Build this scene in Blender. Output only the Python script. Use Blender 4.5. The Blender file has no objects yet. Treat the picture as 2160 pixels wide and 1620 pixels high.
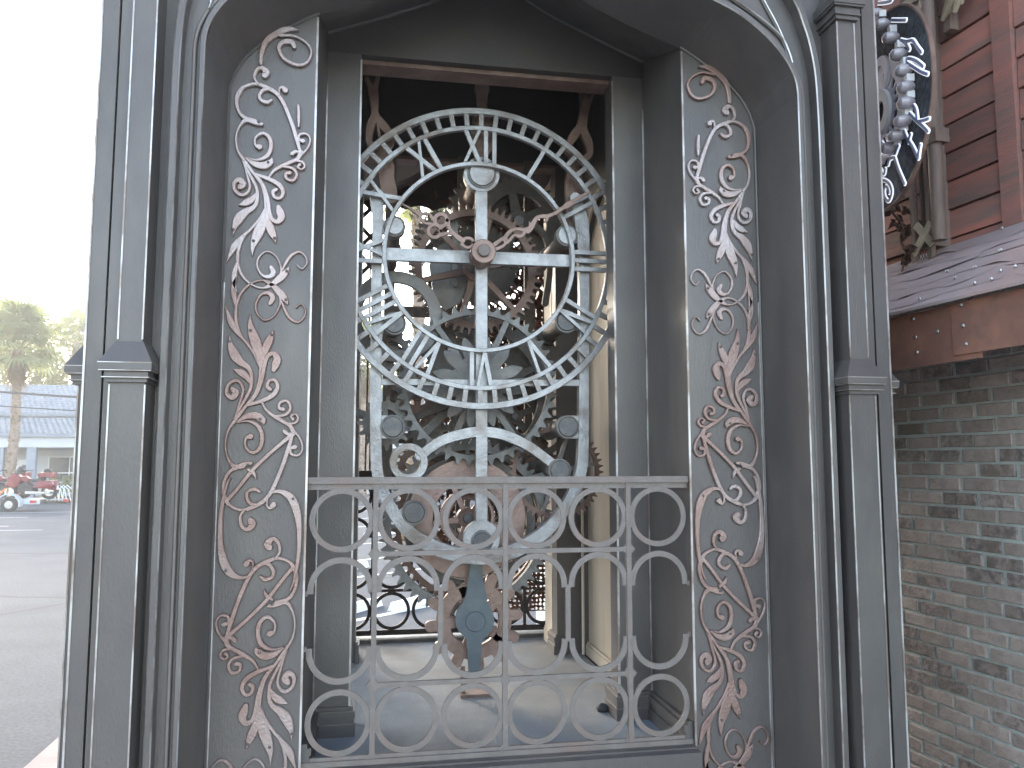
import bpy, math, random
from mathutils import Vector, Matrix, noise
from mathutils.geometry import tessellate_polygon
random.seed(7)
rad = math.radians
scn = bpy.context.scene
COL = scn.collection

# ------------------------------------------------------------------ camera
F = 1680.0; YAW = rad(10.0); PIT = rad(5.55); CAM = Vector((0.0, -3.0, 2.1))
cd = bpy.data.cameras.new('camera'); cd.sensor_width = 36; cd.lens = 36 * F / 2160
cd.clip_start = 0.05; cd.clip_end = 900
cam = bpy.data.objects.new('camera', cd); COL.objects.link(cam)
cam.location = CAM; cam.rotation_euler = (rad(90) + PIT, 0, -YAW)
scn.camera = cam

# ------------------------------------------------------------------ sky, sun, exposure
SUN_AZ, SUN_EL = rad(-24), rad(17)         # azimuth from +Y towards +X, behind the tower on the left
w = bpy.data.worlds.new('World'); scn.world = w; w.use_nodes = True
wn = w.node_tree.nodes; wl = w.node_tree.links
bg = wn['Background']
sky = wn.new('ShaderNodeTexSky'); sky.sky_type = 'NISHITA'; sky.sun_disc = False
sky.sun_elevation = SUN_EL; sky.sun_rotation = SUN_AZ
sky.air_density = 1.0; sky.dust_density = 1.2; sky.ozone_density = 1.0
hsv = wn.new('ShaderNodeHueSaturation'); hsv.inputs['Saturation'].default_value = .72      # thin bright veil of cloud over the whole sky
wl.new(sky.outputs[0], hsv.inputs['Color']); wl.new(hsv.outputs[0], bg.inputs[0]); bg.inputs[1].default_value = 0.15
sd = bpy.data.lights.new('sun', 'SUN'); sd.energy = 0.6; sd.angle = rad(14); sd.color = (1.0, 0.90, 0.76)
so = bpy.data.objects.new('sun', sd); COL.objects.link(so); so.location = (-8, 20, 12)
sdir = Vector((math.sin(SUN_AZ) * math.cos(SUN_EL), math.cos(SUN_AZ) * math.cos(SUN_EL), math.sin(SUN_EL)))
so.rotation_euler = sdir.to_track_quat('Z', 'Y').to_euler()
vs = scn.view_settings
scn.display_settings.display_device = 'sRGB'
vs.view_transform = 'Standard'; vs.look = 'None'; vs.gamma = 1; vs.use_curve_mapping = False
vs.exposure = 2.9

# ------------------------------------------------------------------ pixel -> world on a true plane
FW = Vector((math.sin(YAW) * math.cos(PIT), math.cos(YAW) * math.cos(PIT), math.sin(PIT)))
RT = Vector((math.cos(YAW), -math.sin(YAW), 0))
UP = RT.cross(FW)
def ray(x, y): return FW + RT * ((x - 1080) / F) + UP * (-(y - 810) / F)
def at(x, y, Y):
    r = ray(x, y); return CAM + r * ((Y - CAM.y) / r.y)
def atz(x, y, Z):
    r = ray(x, y); return CAM + r * ((Z - CAM.z) / r.z)
def atp(x, y, p, n):
    r = ray(x, y); return CAM + r * ((p - CAM).dot(n) / r.dot(n))
def ppm(p): return F / (p - CAM).dot(FW)          # pixels per metre at a point

# ------------------------------------------------------------------ mesh builder
class MB:
    def __init__(s): s.v = []; s.f = []; s.m = []
    def add(s, vs_, fs, mi=0):
        b = len(s.v); s.v += [tuple(p) for p in vs_]
        for f in fs: s.f.append(tuple(i + b for i in f)); s.m.append(mi)
        return s
    def box(s, x0, x1, y0, y1, z0, z1, mi=0):
        P = [(x0,y0,z0),(x1,y0,z0),(x1,y1,z0),(x0,y1,z0),(x0,y0,z1),(x1,y0,z1),(x1,y1,z1),(x0,y1,z1)]
        return s.add(P, [(0,3,2,1),(4,5,6,7),(0,1,5,4),(1,2,6,5),(2,3,7,6),(3,0,4,7)], mi)
    def bar(s, p, q, w_, d_, mi=0, upv=Vector((0,1,0))):
        p = Vector(p); q = Vector(q); t = (q - p).normalized()
        a = t.cross(upv)
        if a.length < 1e-4: a = t.cross(Vector((1,0,0)))
        a.normalize(); b = t.cross(a).normalized(); a = a * (w_ / 2); b = b * (d_ / 2)
        P = [p-a-b, p+a-b, p+a+b, p-a+b, q-a-b, q+a-b, q+a+b, q-a+b]
        return s.add(P, [(0,3,2,1),(4,5,6,7),(0,1,5,4),(1,2,6,5),(2,3,7,6),(3,0,4,7)], mi)
    def tube(s, pts, r, n=8, mi=0, cap=True):
        pts = [Vector(p) for p in pts]; L = len(pts)
        rs = r if isinstance(r, (list, tuple)) else [r] * L
        V = []; prev = None
        for i, p in enumerate(pts):
            t = (pts[min(i+1, L-1)] - pts[max(i-1, 0)]).normalized()
            a = prev - t * prev.dot(t) if prev is not None else t.orthogonal()
            if a.length < 1e-5: a = t.orthogonal()
            a.normalize(); prev = a; b = t.cross(a)
            for k in range(n):
                g = 2 * math.pi * k / n
                V.append(p + (a * math.cos(g) + b * math.sin(g)) * rs[i])
        Fc = []
        for i in range(L - 1):
            for k in range(n):
                k2 = (k + 1) % n
                Fc.append((i*n+k, i*n+k2, (i+1)*n+k2, (i+1)*n+k))
        if cap:
            Fc.append(tuple(range(n-1, -1, -1))); Fc.append(tuple((L-1)*n + k for k in range(n)))
        return s.add(V, Fc, mi)
    def prism(s, poly, y0, y1, holes=(), mi=0):
        loops = [list(poly)] + [list(h) for h in holes]
        tri = tessellate_polygon([[Vector((x, z, 0)) for x, z in l] for l in loops])
        flat = [p for l in loops for p in l]; n = len(flat)
        V = [(x, y0, z) for x, z in flat] + [(x, y1, z) for x, z in flat]
        Fc = [tuple(t) for t in tri] + [tuple(i + n for i in reversed(t)) for t in tri]
        b = 0
        for l in loops:
            k = len(l)
            for i in range(k):
                j = (i + 1) % k
                Fc.append((b+i, b+j, b+j+n, b+i+n))
            b += k
        return s.add(V, Fc, mi)
    def ring(s, cx, cz, r0, r1, y0, y1, n=48, a0=0, a1=2*math.pi, ro=None, mi=0, ch=0.0):
        """annulus (or arc) in an XZ plane, front y0, back y1; ro(i) -> outer radius for teeth"""
        full = abs(a1 - a0 - 2*math.pi) < 1e-6
        m = n if full else n + 1
        V = []
        for i in range(m):
            a = a0 + (a1 - a0) * i / n; c, d = math.cos(a), math.sin(a)
            R = ro(i) if ro else r1
            if ch:
                V += [(cx+c*(r0+ch), y0, cz+d*(r0+ch)), (cx+c*(R-ch), y0, cz+d*(R-ch)), (cx+c*R, y0+ch, cz+d*R),
                      (cx+c*R, y1, cz+d*R), (cx+c*r0, y1, cz+d*r0), (cx+c*r0, y0+ch, cz+d*r0)]
            else:
                V += [(cx+c*r0, y0, cz+d*r0), (cx+c*R, y0, cz+d*R), (cx+c*R, y1, cz+d*R), (cx+c*r0, y1, cz+d*r0)]
        K = 6 if ch else 4
        Fc = []
        for i in range(n):
            j = (i + 1) % m
            for k in range(K):
                k2 = (k + 1) % K
                Fc.append((i*K+k, j*K+k, j*K+k2, i*K+k2))
        if not full:
            Fc.append(tuple(range(K))); Fc.append(tuple(n*K + k for k in reversed(range(K))))
        return s.add(V, Fc, mi)
    def disc(s, cx, cz, r, y0, y1, n=32, mi=0, ch=0.0):
        V = []; rows = [(r-ch, y0), (r, y0+ch), (r, y1)] if ch else [(r, y0), (r, y1)]
        for rr, yy in rows:
            V += [(cx+math.cos(2*math.pi*k/n)*rr, yy, cz+math.sin(2*math.pi*k/n)*rr) for k in range(n)]
        Fc = [tuple(range(n)), tuple(reversed(range((len(rows)-1)*n, len(rows)*n)))]
        for q in range(len(rows)-1):
            for k in range(n):
                k2 = (k+1) % n; Fc.append((q*n+k, (q+1)*n+k, (q+1)*n+k2, q*n+k2))
        return s.add(V, Fc, mi)
    def ribbon(s, pts, y0, y1, sub=4, ch=0.002, caps=True, mi=0, plane=None):
        """stroke of varying width (x, z, w) in an XZ plane"""
        P = catmull(pts, sub)
        if caps:
            (x0, z0, w0), (x1, z1, w1) = P[0], P[1]
            d = Vector((x0-x1, z0-z1)); d = d.normalized() if d.length else Vector((0,1))
            pre = [(x0+d.x*w0*k, z0+d.y*w0*k, max(w0*q, 1e-4)) for k, q in ((.46,.3),(.34,.72),(.17,.94))]
            (x0, z0, w0), (x1, z1, w1) = P[-1], P[-2]
            d = Vector((x0-x1, z0-z1)); d = d.normalized() if d.length else Vector((0,1))
            post = [(x0+d.x*w0*k, z0+d.y*w0*k, max(w0*q, 1e-4)) for k, q in ((.17,.94),(.34,.72),(.46,.3))]
            P = pre + P + post
        L = len(P); V = []
        for i, (x, z, w_) in enumerate(P):
            a = P[max(i-1,0)]; b = P[min(i+1,L-1)]
            t = Vector((b[0]-a[0], b[1]-a[1])); t = t.normalized() if t.length > 1e-9 else Vector((1,0))
            nx, nz = -t.y, t.x; h = w_/2; hi = max(h-ch, h*.35)
            V += [(x+nx*hi, y0, z+nz*hi), (x-nx*hi, y0, z-nz*hi), (x-nx*h, y0+ch, z-nz*h),
                  (x-nx*h, y1, z-nz*h), (x+nx*h, y1, z+nz*h), (x+nx*h, y0+ch, z+nz*h)]
        Fc = []
        for i in range(L-1):
            for k in range(6):
                k2 = (k+1) % 6; Fc.append((i*6+k, (i+1)*6+k, (i+1)*6+k2, i*6+k2))
        Fc.append(tuple(range(6))); Fc.append(tuple((L-1)*6+k for k in reversed(range(6))))
        return s.add(V, Fc, mi)
    def loft(s, A, B, mi=0):
        n = len(A)
        return s.add(list(A) + list(B), [(i, i+1, n+i+1, n+i) for i in range(n-1)], mi)
    def sphere(s, c, r, nu=10, nv=6, mi=0, sc=(1,1,1)):
        V = []; Fc = []
        for j in range(nv+1):
            ph = math.pi*j/nv
            for i in range(nu):
                th = 2*math.pi*i/nu
                V.append((c[0]+r*sc[0]*math.sin(ph)*math.cos(th), c[1]+r*sc[1]*math.sin(ph)*math.sin(th), c[2]+r*sc[2]*math.cos(ph)))
        for j in range(nv):
            for i in range(nu):
                i2 = (i+1) % nu; Fc.append((j*nu+i, (j+1)*nu+i, (j+1)*nu+i2, j*nu+i2))
        return s.add(V, Fc, mi)
    def xf(s, M): s.v = [tuple(M @ Vector(p)) for p in s.v]; return s
    def mesh(s, name, mats):
        me = bpy.data.meshes.new(name); me.from_pydata(s.v, [], s.f)
        for m in (mats if isinstance(mats, (list, tuple)) else [mats]): me.materials.append(m)
        if any(s.m):
            me.polygons.foreach_set('material_index', s.m)
        return me
    def build(s, name, mats, parent=None, smooth=False, world=True):
        """vertices are world coordinates; the object sits at its parent's origin"""
        o_ = ORG.get(parent, Vector((0,0,0))) if parent else Vector((0,0,0))
        if world and parent: s.v = [(x-o_.x, y-o_.y, z-o_.z) for x, y, z in s.v]
        me = s.mesh(name, mats)
        import bmesh
        bm = bmesh.new(); bm.from_mesh(me); bmesh.ops.recalc_face_normals(bm, faces=bm.faces); bm.to_mesh(me); bm.free()
        if smooth:
            me.polygons.foreach_set('use_smooth', [True]*len(me.polygons))
            try: me.set_sharp_from_angle(angle=rad(35))
            except Exception: pass
        ob = bpy.data.objects.new(name, me); COL.objects.link(ob)
        if parent: ob.parent = parent; ORG[ob] = o_
        else: ORG[ob] = Vector((0,0,0))
        return ob
ORG = {}
def catmull(pts, sub=4):
    if sub <= 1 or len(pts) < 3: return [tuple(p) for p in pts]
    out = []
    n = len(pts); D = len(pts[0])
    for i in range(n-1):
        p0, p1, p2, p3 = pts[max(i-1,0)], pts[i], pts[i+1], pts[min(i+2,n-1)]
        for k in range(sub):
            t = k/sub; t2 = t*t; t3 = t2*t
            out.append(tuple(.5*((2*p1[d]) + (-p0[d]+p2[d])*t + (2*p0[d]-5*p1[d]+4*p2[d]-p3[d])*t2 + (-p0[d]+3*p1[d]-3*p2[d]+p3[d])*t3) for d in range(D)))
    out.append(tuple(pts[-1])); return out
def thing(name, label, cat, loc, group=None, rz=0):
    o = bpy.data.objects.new(name, None); COL.objects.link(o); o.location = loc; o.rotation_euler = (0,0,rz)
    o.empty_display_size = .2
    o['label'] = label; o['category'] = cat
    if group: o['group'] = group
    ORG[o] = Vector(loc); return o
def tag(o, label, cat, group=None):
    o['label'] = label; o['category'] = cat
    if group: o['group'] = group
    return o
def struct(o): o['kind'] = 'structure'; return o
def stuff(o): o['kind'] = 'stuff'; return o
def inst(name, me, parent, loc, rot=None, sc=None):
    """an alike piece sharing mesh data; loc in parent coordinates"""
    o = bpy.data.objects.new(name, me); COL.objects.link(o); o.parent = parent; o.location = loc
    if rot: o.rotation_euler = rot
    if sc: o.scale = sc
    ORG[o] = ORG.get(parent, Vector((0,0,0))); return o

# ------------------------------------------------------------------ materials
def mat(name, c1, c2=None, rough=.5, metal=0.0, scale=8.0, detail=6, lo=.4, hi=.65, bump=0.0, bscale=None, rough2=None, stretch=None, rnd=0.0, c3=None, sc3=2.0, spec=.5):
    m = bpy.data.materials.new(name); m.use_nodes = True
    nt = m.node_tree; N = nt.nodes; L = nt.links; b = N['Principled BSDF']
    b.inputs['Base Color'].default_value = (*c1, 1); b.inputs['Roughness'].default_value = rough; b.inputs['Metallic'].default_value = metal
    b.inputs['Specular IOR Level'].default_value = spec
    tc = N.new('ShaderNodeTexCoord'); vec = tc.outputs['Object']
    if rnd or stretch:
        mp = N.new('ShaderNodeMapping'); L.new(vec, mp.inputs[0])
        if stretch: mp.inputs['Scale'].default_value = stretch
        if rnd:
            oi = N.new('ShaderNodeObjectInfo'); mm = N.new('ShaderNodeMath'); mm.operation = 'MULTIPLY'; mm.inputs[1].default_value = 37
            L.new(oi.outputs['Random'], mm.inputs[0]); cb = N.new('ShaderNodeCombineXYZ')
            for k in range(3): L.new(mm.outputs[0], cb.inputs[k])
            L.new(cb.outputs[0], mp.inputs['Location'])
        vec = mp.outputs[0]
    col = None
    if c2:
        no = N.new('ShaderNodeTexNoise'); no.inputs['Scale'].default_value = scale; no.inputs['Detail'].default_value = detail; no.inputs['Roughness'].default_value = .62
        L.new(vec, no.inputs['Vector'])
        rp = N.new('ShaderNodeValToRGB'); rp.color_ramp.elements[0].position = lo; rp.color_ramp.elements[1].position = hi
        rp.color_ramp.elements[0].color = (*c1, 1); rp.color_ramp.elements[1].color = (*c2, 1)
        L.new(no.outputs[0], rp.inputs[0]); col = rp.outputs[0]
        if c3:
            n3 = N.new('ShaderNodeTexNoise'); n3.inputs['Scale'].default_value = sc3; n3.inputs['Detail'].default_value = 4; L.new(vec, n3.inputs['Vector'])
            r3 = N.new('ShaderNodeValToRGB'); r3.color_ramp.elements[0].position = .5; r3.color_ramp.elements[1].position = .68
            L.new(n3.outputs[0], r3.inputs[0])
            mx = N.new('ShaderNodeMix'); mx.data_type = 'RGBA'; L.new(r3.outputs[0], mx.inputs[0]); L.new(col, mx.inputs[6]); mx.inputs[7].default_value = (*c3, 1)
            col = mx.outputs[2]
        if rough2 is not None:
            mr = N.new('ShaderNodeMapRange'); L.new(no.outputs[0], mr.inputs[0]); mr.inputs[1].default_value = lo; mr.inputs[2].default_value = hi
            mr.inputs[3].default_value = rough; mr.inputs[4].default_value = rough2; L.new(mr.outputs[0], b.inputs['Roughness'])
    if rnd and col is not None:
        oi2 = N.new('ShaderNodeObjectInfo'); hs = N.new('ShaderNodeHueSaturation'); mr2 = N.new('ShaderNodeMapRange')
        L.new(oi2.outputs['Random'], mr2.inputs[0]); mr2.inputs[3].default_value = 1-rnd; mr2.inputs[4].default_value = 1+rnd
        L.new(mr2.outputs[0], hs.inputs['Value']); L.new(col, hs.inputs['Color']); col = hs.outputs[0]
    if col is not None: L.new(col, b.inputs['Base Color'])
    if bump:
        nb = N.new('ShaderNodeTexNoise'); nb.inputs['Scale'].default_value = bscale or scale*4; nb.inputs['Detail'].default_value = 5; L.new(vec, nb.inputs['Vector'])
        bp = N.new('ShaderNodeBump'); bp.inputs['Strength'].default_value = bump; bp.inputs['Distance'].default_value = .01
        L.new(nb.outputs[0], bp.inputs['Height']); L.new(bp.outputs[0], b.inputs['Normal'])
    return m

M = {}
M['black'] = mat('black_bronze_paint', (.092,.083,.080), (.126,.114,.109), rough=.52, metal=.35, scale=2.6, detail=9, lo=.3, hi=.72, bump=.14, bscale=150, rough2=.38, stretch=(1,1,.4), c3=(.135,.122,.112), sc3=3.5)
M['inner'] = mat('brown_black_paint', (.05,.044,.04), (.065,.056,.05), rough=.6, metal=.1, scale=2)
M['edge'] = mat('worn_bright_edge', (.52,.50,.49), (.24,.19,.165), rough=.4, metal=.6, scale=5, lo=.42, hi=.62)
M['copper'] = mat('aged_copper', (.235,.155,.135), (.325,.235,.21), rough=.42, metal=.7, scale=14, lo=.35, hi=.7, bump=.25, bscale=120, c3=(.36,.295,.28), sc3=3)
M['copper_pale'] = mat('copper_sky_sheen', (.40,.34,.33), (.33,.235,.205), rough=.4, metal=.7, scale=10, lo=.45, hi=.72, bump=.25, bscale=120, c3=(.31,.205,.175), sc3=3)  # paler copy of aged copper; patina, but mostly reflected sky put into the colour
M['silver'] = mat('weathered_silver_leaf', (.285,.28,.28), (.40,.395,.395), rough=.42, metal=.5, scale=16, lo=.38, hi=.66, bump=.3, bscale=90, c3=(.19,.16,.14), sc3=5)
M['grey'] = mat('grey_cast_metal', (.17,.165,.155), (.25,.24,.225), rough=.65, metal=.25, scale=12, lo=.4, hi=.65, bump=.25, bscale=70, c3=(.16,.13,.11), sc3=6)
M['rust'] = mat('rusted_brown_metal', (.15,.095,.075), (.22,.145,.115), rough=.6, metal=.35, scale=10, lo=.4, hi=.66, bump=.3, bscale=90)
M['pink'] = mat('pale_copper_plate', (.27,.185,.155), (.19,.125,.10), rough=.5, metal=.5, scale=9, lo=.42, hi=.66, bump=.25, bscale=60)
M['darkgear'] = mat('dark_oiled_metal', (.085,.075,.066), (.13,.11,.095), rough=.75, metal=.1, scale=12, bump=.2, bscale=80)
M['bolt'] = mat('dark_bolt_face', (.10,.10,.105), (.15,.14,.13), rough=.5, metal=.5, scale=30, bump=.2, bscale=120)
M['slate'] = mat('blue_grey_painted_steel', (.105,.125,.14), (.14,.16,.17), rough=.55, metal=.3, scale=8, bump=.12, bscale=90)
M['beige'] = mat('beige_panel_paint', (.34,.285,.225), (.39,.33,.26), rough=.6, scale=2.5, bump=.05, stretch=(3,3,.4))
M['cream'] = mat('cream_painted_post', (.56,.47,.37), (.62,.53,.43), rough=.55, scale=4)
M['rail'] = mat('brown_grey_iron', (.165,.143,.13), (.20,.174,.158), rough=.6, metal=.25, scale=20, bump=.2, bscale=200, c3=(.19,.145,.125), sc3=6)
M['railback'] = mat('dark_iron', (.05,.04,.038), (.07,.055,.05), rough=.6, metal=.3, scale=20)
M['floor'] = mat('grey_textured_floor', (.20,.20,.195), (.27,.265,.25), rough=.75, scale=3, bump=.5, bscale=150, c3=(.18,.22,.27), sc3=1.3)
M['asphalt'] = mat('asphalt', (.042,.047,.058), (.060,.065,.076), rough=.9, scale=.8, bump=.5, bscale=60, c3=(.062,.067,.078), sc3=.2)
def crack(m, sc, wid, colr):
    nt = m.node_tree; N = nt.nodes; L = nt.links; b = N['Principled BSDF']; src = b.inputs['Base Color'].links[0].from_socket
    tc = N.new('ShaderNodeTexCoord'); nz = N.new('ShaderNodeTexNoise'); nz.inputs['Scale'].default_value = sc*2.2; nz.inputs['Detail'].default_value = 6
    L.new(tc.outputs['Object'], nz.inputs['Vector']); ad = N.new('ShaderNodeMix'); ad.data_type = 'VECTOR'; ad.inputs[0].default_value = .35
    L.new(tc.outputs['Object'], ad.inputs[4]); L.new(nz.outputs['Color'], ad.inputs[5])
    vo = N.new('ShaderNodeTexVoronoi'); vo.feature = 'DISTANCE_TO_EDGE'; vo.inputs['Scale'].default_value = sc; L.new(ad.outputs[1], vo.inputs['Vector'])
    rp = N.new('ShaderNodeValToRGB'); rp.color_ramp.elements[0].position = 0; rp.color_ramp.elements[1].position = wid
    rp.color_ramp.elements[0].color = (1,1,1,1); rp.color_ramp.elements[1].color = (0,0,0,1); L.new(vo.outputs['Distance'], rp.inputs[0])
    g2 = N.new('ShaderNodeTexNoise'); g2.inputs['Scale'].default_value = 30; g2.inputs['Detail'].default_value = 4; L.new(tc.outputs['Object'], g2.inputs['Vector'])
    hs = N.new('ShaderNodeHueSaturation'); mr = N.new('ShaderNodeMapRange'); L.new(g2.outputs[0], mr.inputs[0]); mr.inputs[1].default_value = .3; mr.inputs[2].default_value = .7; mr.inputs[3].default_value = .65; mr.inputs[4].default_value = 1.35
    L.new(mr.outputs[0], hs.inputs['Value']); L.new(src, hs.inputs['Color'])
    mx = N.new('ShaderNodeMix'); mx.data_type = 'RGBA'; L.new(rp.outputs[0], mx.inputs[0]); L.new(hs.outputs[0], mx.inputs[6]); mx.inputs[7].default_value = (*colr, 1)
    L.new(mx.outputs[2], b.inputs['Base Color'])
crack(M['asphalt'], .22, .012, (.025,.025,.028))
M['paint'] = mat('white_road_paint', (.75,.75,.74), (.6,.6,.6), rough=.7, scale=6)
M['paving'] = mat('pale_bounce_paving', (.46,.43,.40), (.54,.51,.48), rough=.85, scale=4, bump=.3)  # kept pale so the unseen ground in front throws light back
M['curb'] = mat('pinkish_concrete', (.27,.205,.185), (.33,.255,.23), rough=.85, scale=5, bump=.3)
M['white'] = mat('white_paint', (.80,.80,.80), (.74,.74,.74), rough=.5, scale=3)
M['brick'] = mat('worn_brick', (.355,.29,.26), (.285,.235,.21), rough=.85, scale=26, lo=.45, hi=.62, bump=.5, bscale=60, rnd=.16, c3=(.41,.35,.315), sc3=9)
M['brick_b'] = mat('burnt_brick', (.34,.275,.25), (.16,.14,.13), rough=.85, scale=30, lo=.42, hi=.6, bump=.6, bscale=60, rnd=.2, c3=(.20,.16,.13), sc3=11)
M['mortar'] = mat('grey_green_mortar', (.42,.455,.43), (.50,.53,.505), rough=.95, scale=20, bump=.7, bscale=80)
M['rsheet'] = mat('rusted_sheet', (.27,.125,.09), (.17,.095,.075), rough=.7, metal=.2, scale=3.5, lo=.38, hi=.66, bump=.2, bscale=40, c3=(.33,.16,.105), sc3=5)
M['roofsheet'] = mat('purple_brown_sheet', (.40,.325,.32), (.34,.27,.27), rough=.5, metal=.2, scale=2.5, bump=.12, bscale=30, c3=(.42,.29,.26), sc3=2.2)
M['stud'] = mat('steel_stud', (.6,.62,.62), (.5,.5,.5), rough=.3, metal=.9, scale=30)
M['plank'] = mat('stained_plank', (.35,.155,.125), (.20,.135,.115), rough=.7, scale=3, lo=.36, hi=.66, bump=.35, bscale=25, stretch=(1.2,12,7), rnd=.25, c3=(.43,.165,.125), sc3=1.2)
M['darkwood'] = mat('dark_brown_post', (.16,.115,.095), (.22,.16,.13), rough=.65, scale=6, bump=.3, stretch=(8,8,1))
M['lath'] = mat('pale_wood_lath', (.48,.42,.31), (.38,.32,.23), rough=.7, scale=12, bump=.3)
M['mesh'] = mat('chicken_wire', (.13,.11,.09), (.2,.17,.14), rough=.6, metal=.4, scale=10)
M['signback'] = mat('perforated_dark_disc', (.02,.025,.035), (.05,.057,.07), rough=.8, metal=.0, scale=45, lo=.45, hi=.6, bump=.6, bscale=50)
M['neon'] = mat('lit_white_letter_edge', (.8,.8,.85), (.8,.8,.85), rough=.4)
_n = M['neon'].node_tree.nodes['Principled BSDF']; _n.inputs['Emission Color'].default_value = (.85,.9,1,1); _n.inputs['Emission Strength'].default_value = .10
M['bulb'] = mat('smoky_bulb_glass', (.46,.43,.46), (.38,.35,.38), rough=.15, metal=.1, scale=8)
M['lav'] = mat('lavender_grey_gearplate', (.68,.66,.76), (.60,.58,.68), rough=.45, scale=4)
M['ltface'] = mat('blue_grey_letter_face', (.16,.18,.30), (.13,.15,.26), rough=.4, scale=6)
M['rose'] = mat('brown_iron_rose', (.10,.06,.045), (.16,.09,.06), rough=.6, metal=.4, scale=12)
M['screen'] = mat('rusty_cutout_sheet', (.14,.075,.055), (.24,.13,.09), rough=.5, metal=.55, scale=18, bump=.3, bscale=70)
M['motelwall'] = mat('pale_blue_siding', (.50,.50,.51), (.55,.55,.56), rough=.8, scale=1.0)
M['motelroof'] = mat('blue_grey_tile', (.185,.20,.225), (.25,.265,.29), rough=.75, scale=3, rnd=.12)
M['moteltrim'] = mat('slate_blue_trim', (.24,.26,.31), (.28,.30,.35), rough=.7, scale=2)
M['glass'] = mat('window_glass', (.05,.06,.075), (.08,.09,.10), rough=.08, scale=.6)
M['bark'] = mat('palm_bark', (.30,.22,.17), (.17,.12,.09), rough=.9, scale=9, bump=.9, bscale=14, stretch=(1,1,2.5))
M['thatch'] = mat('dry_frond_skirt', (.26,.19,.11), (.17,.12,.07), rough=.9, scale=7)
M['frond'] = mat('palm_frond_green', (.15,.175,.085), (.20,.21,.10), rough=.6, scale=3, rnd=.2)
M['leaf'] = mat('tree_leaf', (.14,.155,.07), (.18,.18,.085), rough=.65, scale=1.5, rnd=.2)
M['red'] = mat('dark_red_bike_paint', (.20,.015,.022), (.14,.01,.02), rough=.25, scale=4)
M['blackrub'] = mat('black_rubber', (.025,.025,.027), (.04,.04,.04), rough=.75, scale=10)
M['chrome'] = mat('chrome', (.75,.76,.78), (.6,.6,.62), rough=.18, metal=.95, scale=10)
M['trailer'] = mat('pale_grey_trailer', (.52,.55,.58), (.45,.47,.5), rough=.5, metal=.2, scale=5)
M['orange'] = mat('orange_strap', (.75,.20,.04), (.6,.15,.03), rough=.6, scale=8)
M['lens'] = mat('red_lamp_lens', (.5,.03,.03), (.4,.02,.02), rough=.25, scale=8)
M['wire'] = mat('black_cable', (.03,.03,.03), (.05,.05,.05), rough=.6, scale=10)
for k, c_ in (('frond',(.30,.33,.13,1)),('leaf',(.30,.31,.12,1)),('thatch',(.30,.22,.10,1))):          # thin leaves let light through
    nt_ = M[k].node_tree; tr_ = nt_.nodes.new('ShaderNodeBsdfTranslucent'); tr_.inputs[0].default_value = c_
    mx_ = nt_.nodes.new('ShaderNodeMixShader'); mx_.inputs[0].default_value = .6
    nt_.links.new(nt_.nodes['Principled BSDF'].outputs[0], mx_.inputs[1]); nt_.links.new(tr_.outputs[0], mx_.inputs[2])
    nt_.links.new(mx_.outputs[0], nt_.nodes['Material Output'].inputs[0])

# ================================================================== ground
X0 = .508
g = MB(); g.add([(-110,-40,0),(110,-40,0),(110,110,0),(-110,110,0)], [(0,1,2,3)])
struct(g.build('parking_lot', M['asphalt']))
g = MB()                       # raised pink concrete apron under the tower
g.box(-1.812, 2.35, -1.15, 3.4, -.02, .46)
struct(g.build('concrete_apron', M['curb']))
g = MB(); g.box(-1.3, 9, -14, -1.152, -.02, .44); struct(g.build('bounce_walkway', M['paving']))  # out of view; widened and made pale to bounce light into the recess
def stripe(pts, wid):
    a = atz(*pts[0], 0); b = atz(*pts[1], 0); d = (b-a).normalized(); nrm = Vector((-d.y, d.x, 0))*wid/2
    m = MB(); Z = Vector((0,0,.004)); m.add([a-nrm+Z, b-nrm+Z, b+nrm+Z, a+nrm+Z], [(0,1,2,3)])
    return struct(m.build('parking_stripe', M['paint']))
for pts, wd in [([(700,1319),(935,1272)],.13), ([(690,1226),(960,1191)],.12), ([(690,1190),(900,1166)],.11), ([(690,1154),(900,1136)],.11),
                ([(690,1117),(900,1100)],.11), ([(690,1098),(900,1086)],.11), ([(690,1081),(900,1073)],.11), ([(690,1071),(900,1064)],.11),
                ([(-60,1083),(150,1080)],.12), ([(-60,1094),(60,1091)],.10), ([(-60,1111),(18,1110)],.10), ([(-60,1120),(90,1118)],.08)]:
    stripe(pts, wd)
wsm = MB()
wsm.add([(-.9,-.09,0),(.9,-.09,0),(.9,.09,0),(-.9,.09,0),(-.88,-.05,.12),(.88,-.05,.12),(.88,.05,.12),(-.88,.05,.12)],
        [(0,3,2,1),(4,5,6,7),(0,1,5,4),(1,2,6,5),(2,3,7,6),(3,0,4,7)])
wsme = wsm.mesh('parking_block', M['white'])
for (px, py, rz), lb in zip([(712,1208,.95),(905,1270,.9),(716,1300,.95),(812,1128,.9)],
    ['white parking block beyond the back railing, left of the gear ring', 'white parking block seen past the lower left teeth of the big gear',
     'nearest white parking block at the left bottom of the back railing', 'small far white parking block in the parking rows behind the railing']):
    o = bpy.data.objects.new('parking_block', wsme); COL.objects.link(o); p = atz(px, py, 0); o.location = (p.x, p.y, .004); o.rotation_euler = (0,0,rz)
    tag(o, lb, 'parking block', 'white parking blocks in the lot')

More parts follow.
